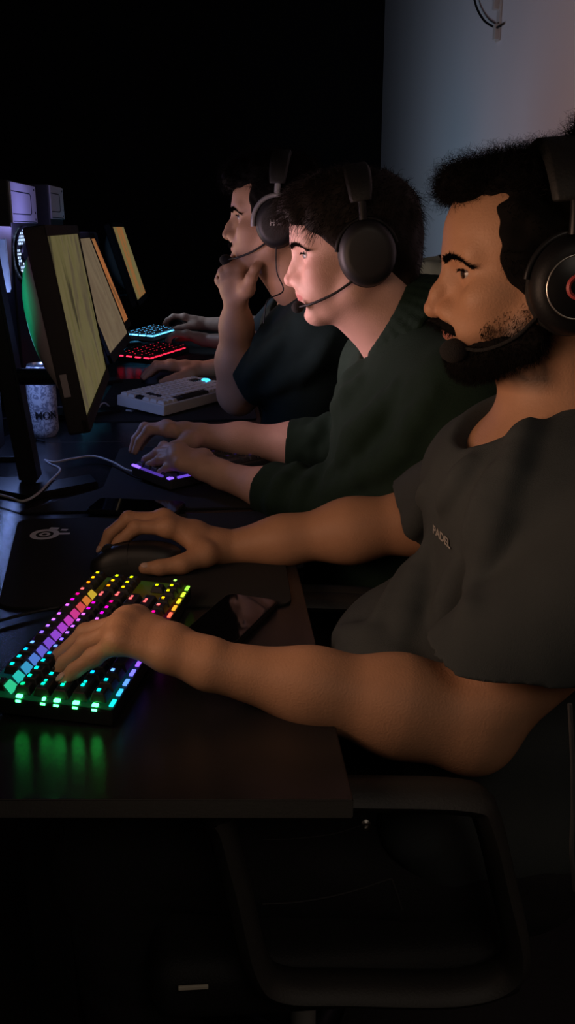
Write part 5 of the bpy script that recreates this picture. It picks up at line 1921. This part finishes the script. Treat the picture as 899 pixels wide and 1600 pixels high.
# ------------------------------------------------------------------ mice
def mouse(c, yaw, m, label, s=1.0, ring=None):
    """low rounded mouse, nose towards local +x"""
    R = Matrix.Translation((c[0], c[1], DZ + 0.0034)) @ Matrix.Rotation(yaw, 4, 'Z') @ Matrix.Scale(s, 4)
    root = thing('computer_mouse', (c[0], c[1], DZ + 0.003), label, 'mouse', 'computer mice')
    def shell(x0, x1, y0, y1, lift=0.0):
        t = bmesh.new(); n, k = 18, 14
        rows = []
        for i in range(n + 1):
            x = x0 + (x1 - x0) * i / n
            u = x / 0.062
            hw = 0.0315 * (1 - 0.16 * (1 - abs(u) ** 2) ) * max(1e-3, 1 - abs(u) ** 4.5) ** 0.5
            hh = 0.039 * max(1e-3, 1 - abs((x + 0.010) / 0.074) ** 2.4) ** 0.6
            row = []
            for j in range(k + 1):
                v = y0 + (y1 - y0) * j / k
                row.append(t.verts.new((x, v * hw, (hh + lift) * max(0, 1 - abs(v) ** 3.2) ** 0.55)))
            rows.append(row)
        for a, b in zip(rows, rows[1:]):
            for j in range(k): t.faces.new((a[j], b[j], b[j + 1], a[j + 1]))
        bm = bmesh.new(); merge(bm, t, R); return bm
    obj('body', shell(-0.0618, 0.0618, -1, 1), m, root, 70)
    for y0, y1 in ((0.06, 0.94), (-0.94, -0.06)):
        obj('button', shell(0.008, 0.0605, y0, y1, 0.0012), m, root, 70)
    bm = bmesh.new()
    lathe(bm, [(0.004, -0.0035), (0.010, -0.0030), (0.010, 0.0030), (0.004, 0.0035)], R @ Matrix.Translation((0.036, 0, 0.026)) @ Matrix.Rotation(math.pi / 2, 4, 'X'), 20)
    obj('scroll_wheel', bm, mat('rubber', (0.008, 0.008, 0.008), 0.8), root, 50)
    if ring:
        bm = bmesh.new()
        tube(bm, [R @ Vector((-0.022 + 0.026 * math.cos(a), 0.026 * math.sin(a), 0.0372 - 0.012 * abs(math.sin(a)) ** 2)) for a in np.linspace(0, 6.283, 40, endpoint=False)], 0.0016, 6, closed=True)
        obj('light_ring', bm, ring, root, 60, label='white glowing ring')
    return root


mouse_b = mat('mouse_black', (0.010, 0.010, 0.011), 0.45)
mc = onz(212, 882, DZ + 0.012)
mouse((mc[0], mc[1] + 0.005), math.pi - 0.05, mouse_b, 'black mouse under the right hand of the bearded person', 1.02)
m3 = onz(246, 598, DZ + 0.01)
mouse((m3[0] + 0.01, m3[1] + 0.05), math.pi, mouse_b, 'black mouse beyond the white keyboard')
m4 = onz(284, 499, DZ + 0.040)
mouse((m4[0], m4[1]), math.pi, mouse_b, 'mouse with white light ring beside the farthest hand', ring=mat('ring_light', (0.02, 0.02, 0.02), 0.4, emit=(1.0, 0.9, 0.8), estr=2.0))

# ------------------------------------------------------------------ phones
def phone(near, ld, L, W, label):
    ld = nrm([ld[0], ld[1], 0]); td = np.array([-ld[1], ld[0], 0])
    M = M4(np.stack([ld, td, [0, 0, 1]], 1), (near[0], near[1], near[2]))
    root = thing('phone', near, label, 'phone', 'phones lying face up')
    bm = bmesh.new()
    pts = []
    r = 0.011
    for cx, cy, a0 in ((L - r, r, -90), (L - r, W - r, 0), (r, W - r, 90), (r, r, 180)):
        for a in np.radians(np.linspace(a0, a0 + 90, 8)): pts.append((cx + r * math.cos(a), cy + r * math.sin(a)))
    prism(bm, pts, 0.0082, M, 0, 0.0016)
    obj('body', bm, mat('phone_body', (0.012, 0.012, 0.013), 0.3), root)
    bm = bmesh.new()
    ins = [((x - L / 2) * 0.965 + L / 2, (y - W / 2) * 0.93 + W / 2) for x, y in pts]
    t = bmesh.new(); t.faces.new([t.verts.new((x, y, 0.0084)) for x, y in ins]); merge(bm, t, M)
    obj('glass', bm, mat('phone_glass', (0.004, 0.004, 0.005), 0.04, spec=0.38), root)


pn_, pr_ = onz(366, 1018, DZ), onz(421, 963, DZ)
phone(pn_, (pr_ - pn_)[:2], 0.142, 0.072, 'dark phone with glossy screen beside the near keyboard')
q = onz(292, 790, DZ + 0.0033)
phone((q[0], q[1], DZ + 0.0034), (-0.95, 0.22), 0.155, 0.074, 'dark phone lying on the large pad below the violet keyboard')


# ------------------------------------------------------------------ cables on the desk
def desk_cable(pts, r, m, label, z=None):
    bm = bmesh.new()
    z = DZ + r + 0.001 if z is None else z
    tube(bm, curve_pts([onz(x, y, z) for x, y in pts], 60), r, 8)
    return tag(obj('cable', bm, m, smooth=60), label, 'cable', 'cables on the desk')


white_c = mat('white_cable', (0.62, 0.60, 0.62), 0.5)
desk_cable([(216, 739), (196, 733), (176, 722), (146, 713), (112, 717), (86, 722), (70, 719)], 0.0024, white_c, 'white cable from the violet keyboard towards the monitor stand', DZ + 0.0145)
desk_cable([(70, 719), (78, 725), (94, 734), (78, 752), (58, 772), (36, 783), (14, 777), (-20, 768)], 0.0024, white_c, 'white cable running off over the near stand foot to the left', DZ + 0.0150)
desk_cable([(92, 949), (60, 955), (30, 962), (-20, 975)], 0.0020, mat('dark_cable', (0.02, 0.02, 0.022), 0.5), 'thin dark cable leaving the back of the near keyboard', DZ + 0.005)
desk_cable([(172, 636), (164, 630), (157, 633), (152, 642), (146, 650)], 0.0026, white_c, 'short white cable behind the white keyboard')
desk_cable([(-10, 655), (30, 652), (60, 648), (100, 655), (130, 650)], 0.0022, MATS['dark_cable'], 'thin dark cable behind the stand, farther of two')
desk_cable([(-10, 690), (20, 680), (45, 684), (70, 690)], 0.0022, MATS['dark_cable'], 'thin dark cable behind the stand, nearer of two')
desk_cable([(80, 640), (92, 637), (102, 638)], 0.0030, white_c, 'white cable piece between can and monitor')

# ------------------------------------------------------------------ chairs
chair_b = mat('chair_black', (0.010, 0.010, 0.011), 0.7, bump=0.4, bscale=500)
loop_m = mat('chair_loop_plastic', (0.030, 0.029, 0.028), 0.55, bump=0.2, bscale=400)
chrome = mat('chrome', (0.75, 0.75, 0.74), 0.42, 0.6)


def chair(label, x, y):
    root = thing('office_chair', (0, 0, 0), label, 'chair', 'office chairs along the desks')
    S = Sdf()
    S.add(dict(f=lambda p: np.linalg.norm(np.maximum(np.abs(p - np.array([0.020, 0, 0.445], np.float32)) - np.array([0.175, 0.195, 0.012], np.float32), 0), axis=1) - 0.026, lo=np.array([-0.2, -0.25, 0.39]), hi=np.array([0.31, 0.25, 0.5])))
    o = sdf_obj('seat', S, 0.010, chair_b, root)
    S = Sdf()
    S.add(cap((0.345, -0.13, 0.56), (0.345, 0.13, 0.56), 0.04), 0.05)
    S.add(dict(f=lambda p: np.linalg.norm(np.maximum(np.abs(p - np.stack([0.345 + 0.30 * np.clip(p[:, 2] - 0.52, 0, 1) + 0.35 * p[:, 1] ** 2 * -1, p[:, 1] * 0, p[:, 2] * 0 + 0.76], 1)) - np.array([0.008, 0.185, 0.22], np.float32), 0), axis=1) - 0.022, lo=np.array([0.25, -0.25, 0.48]), hi=np.array([0.55, 0.25, 1.03])), 0.03)
    sdf_obj('backrest', S, 0.010, chair_b, root)
    bm = bmesh.new()
    tube(bm, curve_pts([(0.10, 0, 0.41), (0.26, 0, 0.42), (0.36, 0, 0.50), (0.41, 0, 0.66)], 16), 0.020, 8, flat=1.6)
    obj('back_bracket', bm, leg_m, root, 50)
    for s in (-1, 1):
        bm = bmesh.new()
        c = [(-0.105, 0.688), (-0.101, 0.670), (-0.087, 0.600), (-0.070, 0.512), (-0.045, 0.482), (0.02, 0.474), (0.125, 0.465), (0.178, 0.478), (0.190, 0.512), (0.171, 0.590), (0.149, 0.668), (0.128, 0.688), (0.03, 0.697), (-0.07, 0.702)]
        tube(bm, curve_pts([(px, s * 0.245, pz) for px, pz in c], 70, closed=True), 0.0135, 8, closed=True, flat=1.7)
        lp = obj('armrest_loop', bm, loop_m, root, 60)
    bm = bmesh.new()
    box(bm, (-0.133, -0.232, 0.473), (0.030, 0.003, 0.0045), 0.001)
    obj('height_lever', bm, mat('pale_metal', (0.75, 0.68, 0.56), 0.5), root, label='short pale lever')
    bm = bmesh.new()
    tube(bm, [(0, 0, 0.10), (0, 0, 0.30)], 0.017, 20)
    obj('gas_column', bm, chrome, root, 40)
    bm = bmesh.new()
    tube(bm, [(0, 0, 0.28), (0, 0, 0.415)], 0.027, 20)
    obj('column_sleeve', bm, leg_m, root, 40)
    for k in range(5):
        a = math.radians(36 + 72 * k + 100)
        d = np.array([math.cos(a), math.sin(a), 0])
        bm = bmesh.new()
        tube(bm, [np.array([0, 0, 0.105]), d * 0.15 + [0, 0, 0.098], d * 0.29 + [0, 0, 0.078]], [0.026, 0.022, 0.015], 8)
        arm = obj('base_arm', bm, leg_m, root, 50)
        for s in (-1, 1):
            bm = bmesh.new()
            n = np.cross(d, [0, 0, 1])
            R = np.stack([d, [0, 0, 1], n], 1)
            lathe(bm, [(0.006, -0.009), (0.024, -0.008), (0.027, -0.004), (0.027, 0.004), (0.024, 0.008), (0.006, 0.009)], M4(R, d * 0.29 + n * s * 0.016 + np.array([0, 0, 0.0275])), 20)
            obj('caster_wheel', bm, mat('rubber', (0.008, 0.008, 0.008), 0.8), arm, 50)
    bpy.context.view_layer.update()
    return root


def copy_tree(o, parent=None):
    c = o.copy(); COL.objects.link(c)
    if parent is not None: c.parent = parent
    for ch in list(o.children): copy_tree(ch, c)
    return c


ch0 = chair('black loop-armed office chair under the bearded person', 0, 0)
lab = {1: 'black office chair under the pale person', 2: 'black office chair under the chin-resting person, olive jacket over its back', 3: 'black office chair under the farthest person'}
spots = [(0.095, 0.985), (0.085, 1.45), (0.070, 2.22), (0.09, 3.35)]
chairs = [ch0]
for i in (1, 2, 3):
    c = copy_tree(ch0); c['label'] = lab[i]; chairs.append(c)
for c, (x, y) in zip(chairs, spots): c.location = (x, y, 0)

# dark jacket over the nearest backrest, with its zip
root = thing('black_jacket', (0.50, 0.985, 0.99), 'black zipped jacket hung over the nearest chair back', 'jacket', 'jackets over chair backs')
S = Sdf()
bx, by = 0.110, 0.985
for y in np.linspace(-0.20, 0.20, 7):
    S.add(cap((bx + 0.485, by + y, 0.985), (bx + 0.500, by + y * 1.05, 0.50), 0.040, 0.032), 0.04)
    S.add(cap((bx + 0.485, by + y, 0.985), (bx + 0.425, by + y, 0.80), 0.034, 0.020), 0.04)
S.add(cap((bx + 0.47, by - 0.225, 0.95), (bx + 0.43, by - 0.235, 0.44), 0.040, 0.034), 0.05)
S.post = lambda p, d: d + 0.006 * wave(p * np.array([1, 1, .4], np.float32), 61, 45)
sdf_obj('fabric', S, 0.008, mat('black_fleece', (0.008, 0.008, 0.009), 0.95, bump=0.5, bscale=500), root, slack=0.03)
bm = bmesh.new()
zp = [P(891, 1100, 0.72), P(895, 1180, 0.72), P(896, 1260, 0.715), P(894, 1330, 0.71), P(899, 1392, 0.71)]
tube(bm, curve_pts(zp, 30), 0.0022, 6)
obj('zip', bm, mat('zip_metal', (0.16, 0.16, 0.17), 0.4, 0.6), root, 60, label='grey zip line')

# olive jacket over the chair back behind the pale person's neck
root = thing('olive_jacket', (0.52, 2.22, 1.05), 'olive jacket bunched on the chair back behind the pale person', 'jacket', 'jackets over chair backs')
S = Sdf()
a = P(645, 440, 2.20); b = P(700, 436, 2.22); c = P(760, 450, 2.26)
S.chain([a, b, c], [0.040, 0.045, 0.045], 0.03)
S.chain([P(640, 436, 2.18), P(672, 425, 2.16), P(715, 428, 2.16)], [0.018, 0.020, 0.022], 0.015)
S.chain([P(650, 455, 2.16), P(668, 450, 2.15), P(676, 474, 2.15)], [0.014, 0.018, 0.012], 0.012)
for t in np.linspace(0, 1, 5):
    q = a * (1 - t) + c * t
    S.add(cap(q, (q[0] + 0.06, q[1], 0.62), 0.040, 0.034), 0.04)
    S.add(cap(q, (q[0] - 0.02, q[1], 0.90), 0.034, 0.022), 0.04)
S.post = lambda p, d: d + 0.006 * wave(p, 71, 70) + 0.002 * wave(p, 72, 200)
sdf_obj('fabric', S, 0.006, mat('olive_canvas', (0.19, 0.23, 0.16), 0.9, bump=0.4, bscale=400, var=0.15, vscale=40), root, slack=0.03)

# jeans details of the near person: rivet, pocket seam
jc = near
bm = bmesh.new()
S = None


def on_mesh(x, y, names):
    dg = bpy.context.evaluated_depsgraph_get()
    r = Vector(nrm(ray(x, y)))
    best = None
    for o in names:
        inv = o.matrix_world.inverted()
        ok, loc, nor, _ = o.ray_cast(inv @ Vector(CAM), (inv.to_3x3() @ r).normalized())
        if ok:
            w = o.matrix_world @ loc
            d = (w - Vector(CAM)).length
            if best is None or d < best[0]: best = (d, w, (o.matrix_world.to_3x3() @ nor).normalized())
    return best


bpy.context.view_layer.update()
jo = [o for o in near.children if o.name.startswith('jeans')][0]
h = on_mesh(572, 1290, [jo])
if h:
    n = np.array(h[2]); p = np.array(h[1])
    s = nrm(np.cross(n, [0, 0, 1])); t = np.cross(n, s)
    bm = bmesh.new()
    lathe(bm, [(0, 0.0026), (0.0020, 0.0024), (0.0026, 0.0012), (0.0055, 0.0022), (0.0065, 0.0008), (0.0065, -0.001)], M4(np.stack([s, t, n], 1), p), 20)
    rv = obj('rivet', bm, mat('rivet_metal', (0.55, 0.53, 0.50), 0.3, 1.0), jo, 50, label='round metal rivet')
for i, line in enumerate((((410, 1312), (460, 1310), (520, 1303), (565, 1290)), ((410, 1412), (470, 1408), (540, 1395), (612, 1372)), ((612, 1372), (620, 1395), (628, 1420)))):
    q = [on_mesh(x, y, [jo]) for x, y in line]
    q = [np.array(h[1]) + np.array(h[2]) * 0.0006 for h in q if h]
    if len(q) > 2:
        bm = bmesh.new(); tube(bm, curve_pts(q, 24), 0.0011, 6)
        obj('seam', bm, mat('seam_thread', (0.035, 0.033, 0.035), 0.8), jo)


# ------------------------------------------------------------------ light
def lamp(kind, loc, energy, color, size=0.1, aim=None, spread=None, name='lamp_light', sy=None):
    L = bpy.data.lights.new(name, kind); L.energy = energy; L.color = color
    if kind == 'AREA':
        L.size = size
        if sy: L.shape = 'RECTANGLE'; L.size_y = sy
        if spread: L.spread = math.radians(spread)
    else: L.shadow_soft_size = size
    o = bpy.data.objects.new(name, L); COL.objects.link(o); o.location = loc
    if aim is not None: o.rotation_euler = (Vector(aim) - Vector(loc)).to_track_quat('-Z', 'Y').to_euler()
    return o


lamp('AREA', (0.35, -1.0, 2.3), 3.0, (1.0, 0.82, 0.66), 0.9, (0.2, 1.0, 0.8), name='room_lamp')
lamp('POINT', (-0.44, 1.98, 0.98), 1.5, (0.26, 0.40, 1.0), 0.03, name='case_glow')
lamp('POINT', (-0.36, 2.55, 1.22), 0.90, (0.34, 0.32, 1.0), 0.03, name='case_glow')
lamp('POINT', (-0.42, 3.30, 1.10), 0.12, (0.1, 0.6, 1.0), 0.02, name='added_back_light')  # lamp added without a source, tints the farthest monitor's back and edge
lamp('POINT', (-0.33, 1.36, 1.17), 0.015, (0.9, 0.25, 1.0), 0.01, name='added_edge_tint')  # added magenta lamp, no fixture there; colours the large monitor's near edge
gl = lamp('SPOT', (-0.48, 1.25, 1.13), 3.0, (0.0, 1.0, 0.42), 0.02, (-0.27, 1.54, 1.09), name='added_back_light')  # unseen spot added to throw green onto the large monitor's back cover
gl.data.spot_size = math.radians(37); gl.data.spot_blend = 0.6
w = bpy.data.worlds.new('world'); SC.world = w; w.use_nodes = True
w.node_tree.nodes['Background'].inputs[0].default_value = (0, 0, 0, 1)
w.node_tree.nodes['Background'].inputs[1].default_value = 0.0
vs = SC.view_settings
vs.view_transform = 'Standard'; vs.look = 'None'; vs.gamma = 1.0; vs.exposure = 0.0
vs.use_curve_mapping = False
SC.cycles.use_denoising = True
SC.cycles.max_bounces = 8
SC.cycles.sample_clamp_indirect = 3.0
